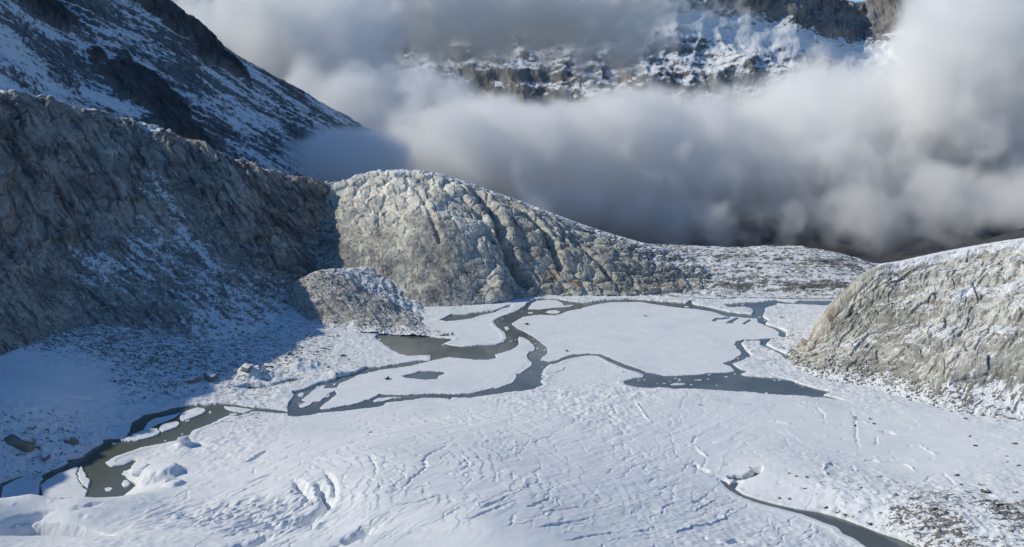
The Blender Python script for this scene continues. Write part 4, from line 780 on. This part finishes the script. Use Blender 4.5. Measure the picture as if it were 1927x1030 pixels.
for i, (pl, lab, h, rg_) in enumerate((
    ([(12.6, 625.7), (16.0, 645.2), (20.7, 654.5), (29.8, 658.2), (38.6, 656.3), (42.5, 647.0), (42.8, 638.0), (51.8, 641.6), (48.2, 634.4), (35.1, 630.9), (24.1, 625.7)], 'small flat ice floe at the foot of the dome where the channel forks', .6, 0),
    ([(25.9, 617.2), (29.1, 622.3), (34.7, 624.0), (39.1, 618.9), (36.2, 612.2), (29.9, 612.2)], 'oval ice floe in the fork of the channel behind the largest floe', .5, 0),
    ([(12.4, 617.2), (17.1, 617.2), (16.5, 612.2), (12.7, 612.2)], 'tiny ice floe left of the oval floe in the channel fork', .4, 0),
    ([(-5.7, 573.4), (-3.0, 574.9), (-1.4, 567.7), (-3.7, 563.4), (-5.2, 566.2)], 'small white floe midway down the narrow dark channel', .4, 0),
    ([(-99.6, 442.0), (-100.5, 437.6), (-103.2, 433.2), (-104.5, 425.6), (-105.5, 419.8), (-109.4, 419.0), (-114.0, 419.8), (-116.7, 422.3), (-115.6, 429.8), (-114.1, 438.5), (-111.2, 445.6), (-108.1, 445.6), (-108.0, 441.1)], 'tilted rectangular ice floe between the two short dark leads', .8, .1),
    ([(-116.3, 414.2), (-114.0, 419.8), (-109.6, 419.8), (-109.9, 415.0), (-112.6, 411.1), (-114.7, 411.1)], 'small ragged ice floe just below the tilted rectangular floe', .6, .1),
    ([(-121.4, 431.5), (-120.5, 435.0), (-117.7, 433.2), (-117.4, 427.3), (-120.0, 428.1)], 'little ice floe in the left short lead beside the snow bank', .6, 0),
    ([(-106.0, 432.4), (-103.2, 433.2), (-102.4, 427.3), (-104.5, 425.6), (-106.5, 428.1)], 'little ice floe in the right short lead beside the tilted floe', .5, 0),
    ([(-105.5, 449.3), (-103.4, 451.2), (-103.0, 446.6), (-104.6, 446.6)], 'tiny ice floe at the head of the right short lead', .4, 0),
    ([(-77.0, 421.5), (-75.3, 425.6), (-66.7, 427.3), (-59.1, 426.4), (-66.3, 424.8), (-71.0, 420.7), (-75.7, 419.0)], 'slim ice floe in the dark channel along the glacier edge', .5, .1),
    ([(19.2, 472.5), (22.8, 479.7), (28.9, 481.8), (33.3, 478.7), (31.6, 472.5), (26.5, 468.5), (21.0, 468.5)], 'rounded ice floe beside the broken slabs at the channel bend', 1.0, .2),
    ([(17.5, 462.6), (20.5, 465.5), (19.4, 461.6), (21.2, 459.7), (18.0, 458.7)], 'tiny floe below the rounded floe at the channel bend', .5, .1),
    ([(17.2, 454.9), (20.6, 459.7), (23.7, 457.8), (22.2, 452.1), (18.9, 450.2)], 'small floe lowest at the channel bend', .6, .1),
    ([(92.5, 448.4), (96.1, 451.2), (100.9, 451.2), (102.8, 448.4), (98.3, 446.6), (93.7, 446.6)], 'largest low floe drifting in the wide grey pool', .35, 0),
    ([(108.7, 456.8), (114.0, 457.8), (113.3, 454.9), (108.3, 454.9)], 'thin flat floe drifting right of the largest low floe in the grey pool', .3, 0),
    ([(99.0, 457.8), (101.2, 458.7), (101.0, 454.9), (99.5, 454.0)], 'small pointed floe drifting above the largest low floe in the grey pool', .4, 0),
    ([(88.6, 451.2), (91.1, 451.2), (90.8, 449.3), (88.3, 449.3)], 'small flat floe drifting left of the largest low floe in the grey pool', .3, 0),
    ([(128.3, 462.6), (130.8, 463.6), (130.0, 460.6), (128.1, 460.6)], 'tiny floe drifting by the upper shore of the grey pool', .3, 0),
    ([(119.4, 447.5), (120.9, 448.4), (120.2, 445.6), (118.9, 445.6)], 'white speck of floe drifting in the middle of the grey pool', .3, 0),
    ([(140.2, 636.2), (144.5, 638.0), (143.8, 632.7), (139.9, 632.7)], 'tiny floe in the thin channel behind the largest floe', .4, 0),
    ([(190.9, 624.0), (193.9, 624.0), (192.3, 617.2), (189.8, 617.2)], 'tiny floe at the tip of the thin spit at the outlet', .4, 0),
    ([(189.1, 643.4), (191.8, 645.2), (190.2, 639.8), (188.1, 639.8)], 'white speck of floe in the outlet by the far shore', .3, 0),
    # river at the left
    ([(-175.4, 401.1), (-174.1, 406.4), (-170.5, 410.3), (-166.5, 410.3), (-163.6, 406.4), (-163.9, 401.9), (-166.6, 396.7), (-170.2, 391.6), (-173.3, 394.5)], 'lit ice floe uppermost in the left river', .8, .25),
    ([(-178.9, 381.8), (-179.4, 387.4), (-176.5, 390.2), (-172.9, 391.6), (-170.1, 388.1), (-170.3, 383.2), (-173.2, 379.1), (-175.0, 377.1)], 'lit ice floe second in line down the left river', .8, .2),
    ([(-191.0, 366.7), (-188.8, 372.5), (-186.7, 377.8), (-183.7, 381.8), (-179.2, 381.8), (-175.8, 377.1), (-175.9, 373.1), (-178.4, 369.9), (-182.7, 366.7), (-187.1, 366.1)], 'crumbly lit ice floe lowest in line down the left river', .8, .35),
    ([(-186.4, 381.8), (-188.0, 390.2), (-186.9, 395.2), (-182.6, 398.2), (-177.9, 401.9), (-176.9, 404.9), (-176.2, 400.4), (-178.2, 393.1), (-181.3, 388.8), (-183.0, 383.2), (-184.7, 379.1)], 'shaded ice strip along the upper bank of the left river', .7, .1),
    ([(-170.8, 393.8), (-168.0, 395.2), (-166.9, 392.3), (-169.1, 390.9)], 'tiny floe below the uppermost lit floe in the left river', .4, 0),
    ([(-162.4, 405.7), (-161.0, 407.2), (-159.3, 402.6), (-161.0, 402.6)], 'tiny floe at the wide upper end of the left river', .4, 0),
    ([(-167.0, 405.7), (-165.6, 409.5), (-163.3, 405.7), (-164.7, 402.6)], 'small rounded floe touching the uppermost lit floe in the left river', .5, 0),
    ([(-156.4, 412.6), (-150.9, 411.9), (-142.9, 409.5), (-138.5, 407.2), (-142.1, 402.6), (-148.5, 404.9), (-154.1, 408.7)], 'flat ice floe at the mouth of the crack joining river and lake', .8, .1),
    ([(-150.6, 402.6), (-146.6, 403.4), (-144.7, 401.1), (-147.9, 399.6)], 'small floe below the flat floe at the crack mouth', .4, 0),
    ([(-195.0, 337.9), (-193.5, 336.8), (-189.5, 331.4), (-186.7, 327.3), (-184.2, 325.7), (-182.1, 321.2), (-180.8, 316.8), (-184.8, 320.2), (-188.6, 324.7), (-191.2, 328.8), (-193.3, 331.4)], 'sunlit ragged floe edge in the pond at the lower left', 1.0, .2),
    ([(-197.2, 337.9), (-194.9, 336.8), (-193.5, 331.4), (-189.1, 324.7), (-183.4, 318.2), (-180.0, 315.3), (-177.5, 307.8), (-195.1, 307.8), (-202.9, 319.7), (-203.1, 324.2), (-201.3, 330.9), (-199.5, 334.1)], 'blue shaded ice floe in the pond at the lower left', .9, .05),
    ([(-213.7, 328.8), (-208.1, 324.7), (-206.6, 327.8), (-204.9, 325.7), (-204.9, 323.2), (-196.9, 307.8), (-211.4, 305.5), (-218.2, 318.2), (-217.3, 323.2)], 'cracked shaded ice floe at the left end of the pond', .9, .2),
    ([(-174.5, 317.7), (-172.2, 318.7), (-170.1, 317.3), (-170.1, 314.4), (-172.3, 314.4)], 'small grey floe in the brown water close to the glacier edge', .4, 0),
    ([(-168.8, 321.2), (-169.3, 324.2), (-167.7, 324.7), (-164.5, 321.2), (-164.7, 318.2), (-166.5, 318.2)], 'jagged little ice floe beside the dark gap under the snow block', .9, .3),
    ([(-195.3, 364.8), (-193.0, 365.4), (-190.8, 364.2), (-192.5, 362.3)], 'tiny dark floe near the shaded bank of the left river', .3, 0),
    ([(-170.3, 368.0), (-169.0, 368.6), (-168.0, 366.1), (-169.5, 366.1)], 'tiny floe near the lower bank of the left river', .3, 0),
    ([(-165.2, 375.8), (-164.1, 377.1), (-163.0, 374.5), (-164.1, 373.8)], 'tiny floe beside the grey ice block on the river bank', .3, 0),
)):
    floe(pl, 'ice_floe', lab, h, (), 10 + i, .35 if np.ptp(np.array(pl)[:, 0]) < 12 else .7, None, rough=rg_)

# ------------------------------------------------------------------ boulders and ice blocks
def stone_mat(name, c0, c1, snow):
    m, nt, b = new_mat(name); T = NT(nt)
    tc = T.n('ShaderNodeTexCoord').outputs['Object']
    n1 = T.noise(tc, 1.6, 5, .6)
    c = T.mix(T.ss(n1, .35, .65), c0, c1)
    if snow:
        g = T.n('ShaderNodeNewGeometry'); x = T.n('ShaderNodeSeparateXYZ'); T.l(g.outputs['Normal'], x.inputs[0])
        f = T.ss(T.math('ADD', x.outputs[2], T.math('MULTIPLY', T.math('SUBTRACT', n1, .5), .5)), .78, .92)
        c = T.mix(f, c, SNOW)
    T.l(c, b.inputs['Base Color']); b.inputs['Roughness'].default_value = .85
    return m
M_ST_D = stone_mat("dark_boulder_rock", (.06, .058, .055), (.13, .125, .115), True)
M_ST_G = stone_mat("grey_boulder_rock", (.15, .145, .135), (.30, .29, .26), True)
M_ST_B = stone_mat("brown_outcrop_rock", (.16, .145, .12), (.27, .25, .21), True)
M_ICE = stone_mat("dirty_ice", (.50, .54, .57), (.72, .76, .80), True)

def stone_mesh(name, mat, seed, sub=3, cuts=9):
    r = random.Random(seed)
    bm = bmesh.new(); bmesh.ops.create_icosphere(bm, subdivisions=sub, radius=1)
    dirs = []
    for k in range(cuts):
        v = Vector((r.gauss(0, 1), r.gauss(0, 1), r.gauss(0, 1))).normalized()
        dirs.append((v, r.uniform(.48, .85)))
    for v in bm.verts:
        p = v.co.copy()
        for d, l in dirs:
            e = p.dot(d) - l
            if e > 0: p -= d * e * .92
        v.co = p * (1 + .05 * math.sin(7 * p.x + seed) * math.sin(9 * p.y) * math.cos(8 * p.z + seed))
    me = bpy.data.meshes.new(name); bm.to_mesh(me); bm.free()
    for f in me.polygons: f.use_smooth = False
    me.materials.append(mat)
    return me

MESH_D = [stone_mesh('boulder', M_ST_D, 20 + k) for k in range(4)]
MESH_G = [stone_mesh('boulder', M_ST_G, 40 + k) for k in range(4)]
MESH_B = [stone_mesh('boulder', M_ST_B, 60 + k, 4, 26) for k in range(2)]
MESH_I = [stone_mesh('ice_block', M_ICE, 80 + k, 4, 12) for k in range(3)]
rs = random.Random(3)
def put(mesh, x, y, sx, sy, sz, sink, label, cat, group=None, name='boulder', z=None, rz=None):
    o = bpy.data.objects.new(name, mesh)
    COL.objects.link(o)
    gz = ground_z(x, y) if z is None else z
    o.location = (x, y, gz + sz * (1 - sink) * .6 - sz * .25)
    o.scale = (sx, sy, sz)
    o.rotation_euler = (rs.uniform(-.2, .2), rs.uniform(-.2, .2), rs.uniform(0, 6.28) if rz is None else rz)
    tag(o, label, cat, group)
    return o

BOULD = [(193.0, 302.1, 2.3, 'largest dark boulder among those on the snow flat at the right'), (185.6, 301.1, 1.5, 'dark boulder just left of the largest one on the right snow flat'), (196.0, 310.0, 1.3, 'dark boulder just above the largest one on the right snow flat'), (192.0, 321.9, 1.2, 'dark low boulder on the snow flat above the curved lead'), (187.3, 309.6, 0.9, 'small dark boulder between the low one and the pair at the right'), (173.3, 302.4, 1.3, 'dark boulder at the lower end of the curved ridge line in the snow'), (176.1, 298.0, 1.1, 'dark boulder right of the one at the end of the curved ridge line'), (163.8, 286.3, 1.1, 'single black boulder below the round hollow in the snow'), (173.1, 287.9, 1.0, 'grey brown boulder right of the round hollow in the snow'), (189.9, 288.3, 1.6, 'snow capped boulder below the largest dark one on the right flat'), (203.9, 300.9, 1.1, 'dark boulder right of the largest one, near the frame edge'), (221.8, 365.0, 1.0, 'lone dark boulder on the upper snow flat under the striped slope'), (218.1, 353.5, 1.1, 'lone dark boulder lower right of the one under the striped slope'), (235.9, 353.3, 1.3, 'grey boulder on the snow bank below the right rock hill'), (224.3, 339.5, 0.8, 'small boulder uppermost of three on the right snow slope'), (221.0, 333.6, 0.7, 'small boulder middle of three on the right snow slope'), (222.4, 328.4, 1.0, 'boulder lowest of three on the right snow slope'), (231.9, 387.5, 1.1, 'small dark boulder at the foot of the striped slope'), (158.6, 321.7, 1.1, 'dark boulder at the end of the white pressure ridge'), (143.6, 305.7, 0.9, 'dark boulder on the bank above the curved channel'), (179.1, 394.8, 1.1, 'dark boulder uppermost in the stony patch by the wide pool'), (178.1, 391.2, 0.9, 'small dark boulder second in the stony patch by the wide pool'), (174.4, 384.9, 1.0, 'dark boulder lowest in the stony patch by the wide pool'), (185.4, 392.2, 0.9, 'small dark boulder right in the stony patch by the wide pool'), (184.5, 385.7, 1.0, 'dark boulder beside the snow hummock by the wide pool'), (102.3, 412.6, 1.1, 'dark boulder alone on the smooth ice below the wide pool'), (64.5, 327.8, 0.8, 'small dark boulder alone on the crevassed ice'), (125.4, 317.0, 1.0, 'dark boulder on the snow bank beside the open crack'), (121.4, 318.5, 0.8, 'small dark boulder left on the snow bank beside the open crack'), (119.6, 321.8, 0.7, 'tiny dark boulder highest on the snow bank beside the open crack'), (122.2, 309.8, 1.0, 'long dark stone in the middle of the snow bank'), (114.3, 305.5, 0.9, 'dark boulder low on the snow bank above the channel'), (110.5, 306.6, 0.7, 'small boulder low on the snow bank, left of its neighbour'), (126.1, 297.9, 1.3, 'dark boulder at the brow of the bank above the channel'), (130.3, 294.7, 1.1, 'dark boulder second along the brow above the channel'), (131.9, 292.2, 1.0, 'dark boulder third along the brow above the channel'), (133.9, 287.7, 1.2, 'dark boulder near the water on the channel bank'), (138.8, 286.2, 1.3, 'dark boulder furthest right near the water on the channel bank'), (-68.4, 364.2, 0.9, 'single dark boulder on the smooth snow below the slim floe')]
for i, (x, y, r, lab) in enumerate(BOULD):
    put(MESH_D[i % 4] if 'grey' not in lab else MESH_G[i % 4], x, y, r * rs.uniform(.9, 1.3), r * rs.uniform(.7, 1), r * rs.uniform(.5, .75), .3, lab, 'boulder', 'boulders on the snow')
for x, y, r, lab, z in [(10.5, 580.2, 1.5, 'dark boulder frozen into the tip of the largest floe', 0.9), (36.5, 512.2, 0.9, 'dark stone on the near part of the largest floe', 0.9), (103.3, 603.5, 1.0, 'dark stone on the far part of the largest floe', 0.9), (-75.0, 456.8, 1.6, 'dark stone heap half buried in the long floe left of its pool', 1.0)]:
    put(MESH_D[1], x, y, r * 1.2, r, r * .7, .3, lab, 'boulder', 'boulders on the floes', z=z)
for x, y, sx, sy, sz, mi, lab in [(-207.7, 354.6, 5.0, 3.6, 3.6, 0, 'dark brown rock outcrop poking from the shaded snow bank'), (-223.4, 342.3, 11, 6, 5.5, 1, 'broad smooth rock outcrop at the left edge of the shaded snow bank'), (-212.0, 340.0, 4, 2.6, 2.2, 1, 'small brown rock outcrop low on the shaded snow bank'), (-157.4, 454.9, 5.5, 4, 4.4, 0, 'snow dusted brown rock outcrop where the shadow ends'), (-182.7, 435.6, 8, 4, 3.2, 0, 'shaded dark rock outcrop above the river'), (-175.6, 444.7, 9, 4.5, 4.0, 1, 'shaded rounded rock outcrop just left of the sunlit outcrop'), (197.2, 516.4, 5.5, 4, 3.2, 1, 'olive brown rock outcrop at the toe of the right rock hill'), (253.1, 385.9, 3.4, 2.4, 2.2, 0, 'large rounded grey boulder at the foot of the right rock hill'), (-150.9, 473.2, 4.2, 3.0, 3.0, 0, 'sunlit grey rock outcrop just right of the snow dusted brown one'), (-143.1, 495.4, 3.4, 2.2, 2.2, 1, 'small sunlit rock outcrop below the moraine hill in the rough snow'), (-126.5, 512.3, 2.8, 2.0, 1.8, 0, 'small rock outcrop nearest the moraine hill in the rough snow'), (-109.5, 497.8, 2.8, 2.0, 1.6, 1, 'low rock outcrop in rough snow left of the green grey pool'), (-201.8, 438.3, 5.0, 3.2, 3.0, 0, 'shaded rock outcrop at the foot of the dark scree slope'), (206.7, 597.1, 2.2, 1.7, 1.6, 1, 'grey boulder on the snowy shore by the outlet bend'), (198.2, 548.5, 2.4, 1.8, 1.8, 0, 'grey boulder at the toe of the right hill beside the bent channel'), (186.4, 470.7, 2.0, 1.6, 1.5, 1, 'grey boulder on the snowy foot of the right hill above the wide pool'), (169.0, 280.3, 0.1, 0.1, 0.1, 0, 'x')]:
    if lab == 'x': continue
    put(MESH_B[mi], x, y, sx, sy, sz, .45, lab, 'rock outcrop' if 'outcrop' in lab else 'boulder', None, 'rock_outcrop' if 'outcrop' in lab else 'boulder')
for x, y, sx, sy, sz, mi, lab in [(-164.0, 328.1, 4.5, 3.0, 1.6, 1, 'low snow covered ice block left of the big rounded snow block'), (-143.8, 314.0, 4.2, 3.0, 2.4, 2, 'small grey ice block on the near side of the big snow block'), (-156.9, 358.8, 4.2, 3.6, 2.6, 1, 'grey ice block standing on the river bank above the snow tongue')]:
    put(MESH_I[mi], x, y, sx, sy, sz, .35, lab, 'ice block', None, 'ice_block', rz=.3)

# brash ice along the leads
rf = random.Random(21)
made = 0
lk = np.array(LAKE)
while made < 46:
    x = rf.uniform(lk[:, 0].min(), lk[:, 0].max()); y = rf.uniform(lk[:, 1].min(), 620)
    X1 = np.array([x]); Y1 = np.array([y])
    if sdist(X1, Y1, LAKE)[0] < .6 or any(sdist(X1, Y1, f)[0] > -.9 for f in FLOES): continue
    if min(-max(sdist(X1, Y1, f)[0] for f in FLOES), sdist(X1, Y1, LAKE)[0]) > 4: continue
    r = rf.uniform(.35, 1.0) * y / 450
    o = bpy.data.objects.new('ice_fragment', MESH_I[made % 3]); COL.objects.link(o)
    o.location = (x, y, .02); o.scale = (r * 1.3, r, .22); o.rotation_euler = (0, 0, rf.uniform(0, 6.28))
    tag(o, 'tiny fragment of drifting ice close to a floe edge in the dark channels', 'ice fragment', 'ice fragments drifting in the channels')
    made += 1

# loose rubble on the slopes -----------------------------------------
def ico():
    bm = bmesh.new(); bmesh.ops.create_icosphere(bm, subdivisions=1, radius=1)
    v = np.array([x.co[:] for x in bm.verts]); f = np.array([[w.index for w in t.verts] for t in bm.faces]); bm.free(); return v, f
def rubble(name, items, mat):
    v, f = ico(); rg2 = np.random.default_rng(5)
    n = len(items); P0 = np.array([i[0] for i in items]); R = np.array([i[1] for i in items])
    V = v[None] * (1 + rg2.uniform(-.28, .22, (n, len(v), 1))) * (R[:, None, None] * rg2.uniform(.6, 1.25, (n, 1, 3))) + P0[:, None]
    Fc = f[None] + (np.arange(n) * len(v))[:, None, None]
    me = bpy.data.meshes.new(name)
    V = V.reshape(-1, 3); Fc = Fc.reshape(-1, 3)
    me.vertices.add(len(V)); me.vertices.foreach_set('co', V.astype(np.float32).ravel())
    me.loops.add(Fc.size); me.loops.foreach_set('vertex_index', Fc.astype(np.int32).ravel())
    me.polygons.add(len(Fc)); me.polygons.foreach_set('loop_start', np.arange(0, Fc.size, 3, dtype=np.int32))
    a = me.attributes.new('tone', 'FLOAT', 'POINT'); a.data.foreach_set('value', np.repeat(rg2.uniform(.8, 1.7, n), len(v)).astype(np.float32))
    me.update(calc_edges=True); me.materials.append(mat)
    o = bpy.data.objects.new(name, me); COL.objects.link(o)
    tag(o, 'loose grey stones strewn over the moraine and scree slopes', 'rubble', None, 'stuff')
def rub_mat():
    m, nt, b = new_mat('scree_stone'); T = NT(nt)
    geo = T.n('ShaderNodeNewGeometry')
    n1 = T.noise(geo.outputs['Position'], .8, 4)
    c = T.mul(T.mix(T.ss(n1, .35, .65), (.17, .165, .155), (.29, .28, .25)), T.attr('tone'))
    x = T.n('ShaderNodeSeparateXYZ'); T.l(geo.outputs['Normal'], x.inputs[0])
    f = T.ss(T.math('ADD', x.outputs[2], T.math('MULTIPLY', T.math('SUBTRACT', n1, .5), 1.2)), .88, .98)
    T.l(T.mix(f, c, SNOW), b.inputs['Base Color']); b.inputs['Roughness'].default_value = .9
    return m
rg3 = np.random.default_rng(11)
items = []
def scatter(L, wgt, n, r0, r1):
    p = wgt.ravel() * 1.0; p = p / p.sum()
    for i in rg3.choice(p.size, n, p=p):
        r = r0 + (r1 - r0) * rg3.random() ** 5
        items.append((L.P.reshape(-1, 3)[i] + rg3.uniform(-.4, .4, 3) * np.array([1, 1, 0]), r))
scatter(LW, talus * (LW.b < .7) * (LW.a > 3), 6500, .2, 1.5)
scatter(DM, (zone_t + .25 * right_t + .6 * (DM.b < .12)) * (DM.b < .75) * (DM.a > .8), 4500, .15, .95)
scatter(MH, (MH.b < 1.1) * 1.0, 3500, .2, 1.0)
scatter(RH, (RH.b < .18) * 1.0, 2200, .22, 1.2)
ROCKm = (ROCKYg + .35 * fbm(Xg / 8, Yg / 8, 3, 78) > .48) & (wet < -1) & (Yg < 560) & (np.abs(Xg) < .72 * Yg)
jj, ii = np.nonzero(ROCKm)
wts = Yg[jj, ii] ** 2; sel = rg3.choice(len(jj), 2600, p=wts / wts.sum())
for k in sel:
    r = .22 + .9 * rg3.random() ** 5
    items.append((np.array([Xg[jj[k], ii[k]], Yg[jj[k], ii[k]], Zg[jj[k], ii[k]] + .1 * r]), r))
rubble('rubble', items, rub_mat())

# ------------------------------------------------------------------ clouds
def build_clouds():
    ELLS = [(-38, 1750, 59, 382, 260, 133, 1.0), (383, 1850, 59, 404, 300, 159, 1.0), (814, 1900, 93, 415, 300, 170, 1.0), (968, 1650, 253, 218, 230, 218, 1.35), (1190, 1750, 48, 289, 260, 145, 1.0), (971, 1600, -11, 254, 200, 85, 0.55), (84, 1650, -27, 207, 200, 76, 0.45), (-590, 2300, 360, 365, 350, 198, 1.0), (-334, 1950, 110, 245, 260, 181, 0.9), (-6, 2750, 516, 618, 260, 227, 0.58), (-274, 1400, 79, 139, 160, 69, 0.85), (333, 1750, -68, 382, 160, 52, 0.36), (611, 1650, -60, 360, 220, 65, 0.46)]
    lo = (-1000, 1150, -230); hi = (1500, 3000, 740)
    ng = bpy.data.node_groups.new("cloud_bank", 'GeometryNodeTree')
    ng.interface.new_socket(name="Geometry", in_out='OUTPUT', socket_type='NodeSocketGeometry')
    N = ng.nodes; Lk = ng.links.new
    def n(t, **k):
        x = N.new(t)
        for a, v in k.items(): setattr(x, a, v)
        return x
    def m(op, a, b=None, c=None, clamp=False):
        x = n('ShaderNodeMath', operation=op); x.use_clamp = clamp
        for i, v in enumerate((a, b, c)):
            if v is None: continue
            if isinstance(v, (int, float)): x.inputs[i].default_value = v
            else: Lk(v, x.inputs[i])
        return x.outputs[0]
    pos = n('GeometryNodeInputPosition').outputs[0]
    acc = None
    for cx, cy, cz, rx, ry, rz, w in ELLS:
        sb = n('ShaderNodeVectorMath', operation='SUBTRACT'); Lk(pos, sb.inputs[0]); sb.inputs[1].default_value = (cx, cy, cz)
        dv = n('ShaderNodeVectorMath', operation='DIVIDE'); Lk(sb.outputs[0], dv.inputs[0]); dv.inputs[1].default_value = (rx, ry, rz)
        ln = n('ShaderNodeVectorMath', operation='LENGTH'); Lk(dv.outputs[0], ln.inputs[0])
        f = m('MULTIPLY', m('SUBTRACT', 1.0, ln.outputs['Value']), w)
        acc = f if acc is None else m('SMOOTH_MAX', acc, f, .25)
    def noise(scale, det, off, dist=0.0):
        x = n('ShaderNodeTexNoise'); x.inputs['Scale'].default_value = scale; x.inputs['Detail'].default_value = det
        x.inputs['Roughness'].default_value = .62; x.inputs['Distortion'].default_value = dist
        ad = n('ShaderNodeVectorMath', operation='ADD'); Lk(pos, ad.inputs[0]); ad.inputs[1].default_value = off
        Lk(ad.outputs[0], x.inputs['Vector']); return x.outputs[0]
    n1 = noise(1 / 330.0, 2, (31, 77, 5)); n2 = noise(1 / 100.0, 8, (900, 20, 10), .5)
    t = m('ADD', acc, m('MULTIPLY', m('SUBTRACT', n1, .5), 1.1))
    t = m('ADD', t, m('MULTIPLY', m('SUBTRACT', n2, .5), 1.5))
    n3 = noise(1 / 42.0, 3, (50, 400, 70), .3)
    t = m('ADD', t, m('MULTIPLY', m('SUBTRACT', n3, .5), .55))
    mr = n('ShaderNodeMapRange', interpolation_type='SMOOTHSTEP'); Lk(t, mr.inputs[0]); mr.inputs[1].default_value = .03; mr.inputs[2].default_value = .36
    dens = mr.outputs[0]
    vc = n('GeometryNodeVolumeCube')
    Lk(dens, vc.inputs['Density'])
    vc.inputs['Min'].default_value = lo; vc.inputs['Max'].default_value = hi
    R = 6.5
    for i, ax in enumerate('XYZ'):
        vc.inputs['Resolution ' + ax].default_value = int((hi[i] - lo[i]) / R)
    mat = bpy.data.materials.new("cloud_vapour"); mat.use_nodes = True
    nt = mat.node_tree; nt.nodes.clear()
    out = nt.nodes.new('ShaderNodeOutputMaterial'); pv = nt.nodes.new('ShaderNodeVolumePrincipled')
    pv.inputs['Color'].default_value = (1, 1, 1, 1); pv.inputs['Density'].default_value = .023; pv.inputs['Anisotropy'].default_value = 0.0
    nt.links.new(pv.outputs[0], out.inputs['Volume'])
    sm = n('GeometryNodeSetMaterial'); sm.inputs['Material'].default_value = mat
    Lk(vc.outputs[0], sm.inputs[0])
    go = n('NodeGroupOutput'); Lk(sm.outputs[0], go.inputs[0])
    vd = bpy.data.volumes.new('clouds'); vd.materials.append(mat)
    o = bpy.data.objects.new('clouds', vd); COL.objects.link(o)
    md = o.modifiers.new('cloud_bank', 'NODES'); md.node_group = ng
    tag(o, 'grey white cloud bank filling the valley behind the rock dome', 'clouds', None, 'stuff')
build_clouds()
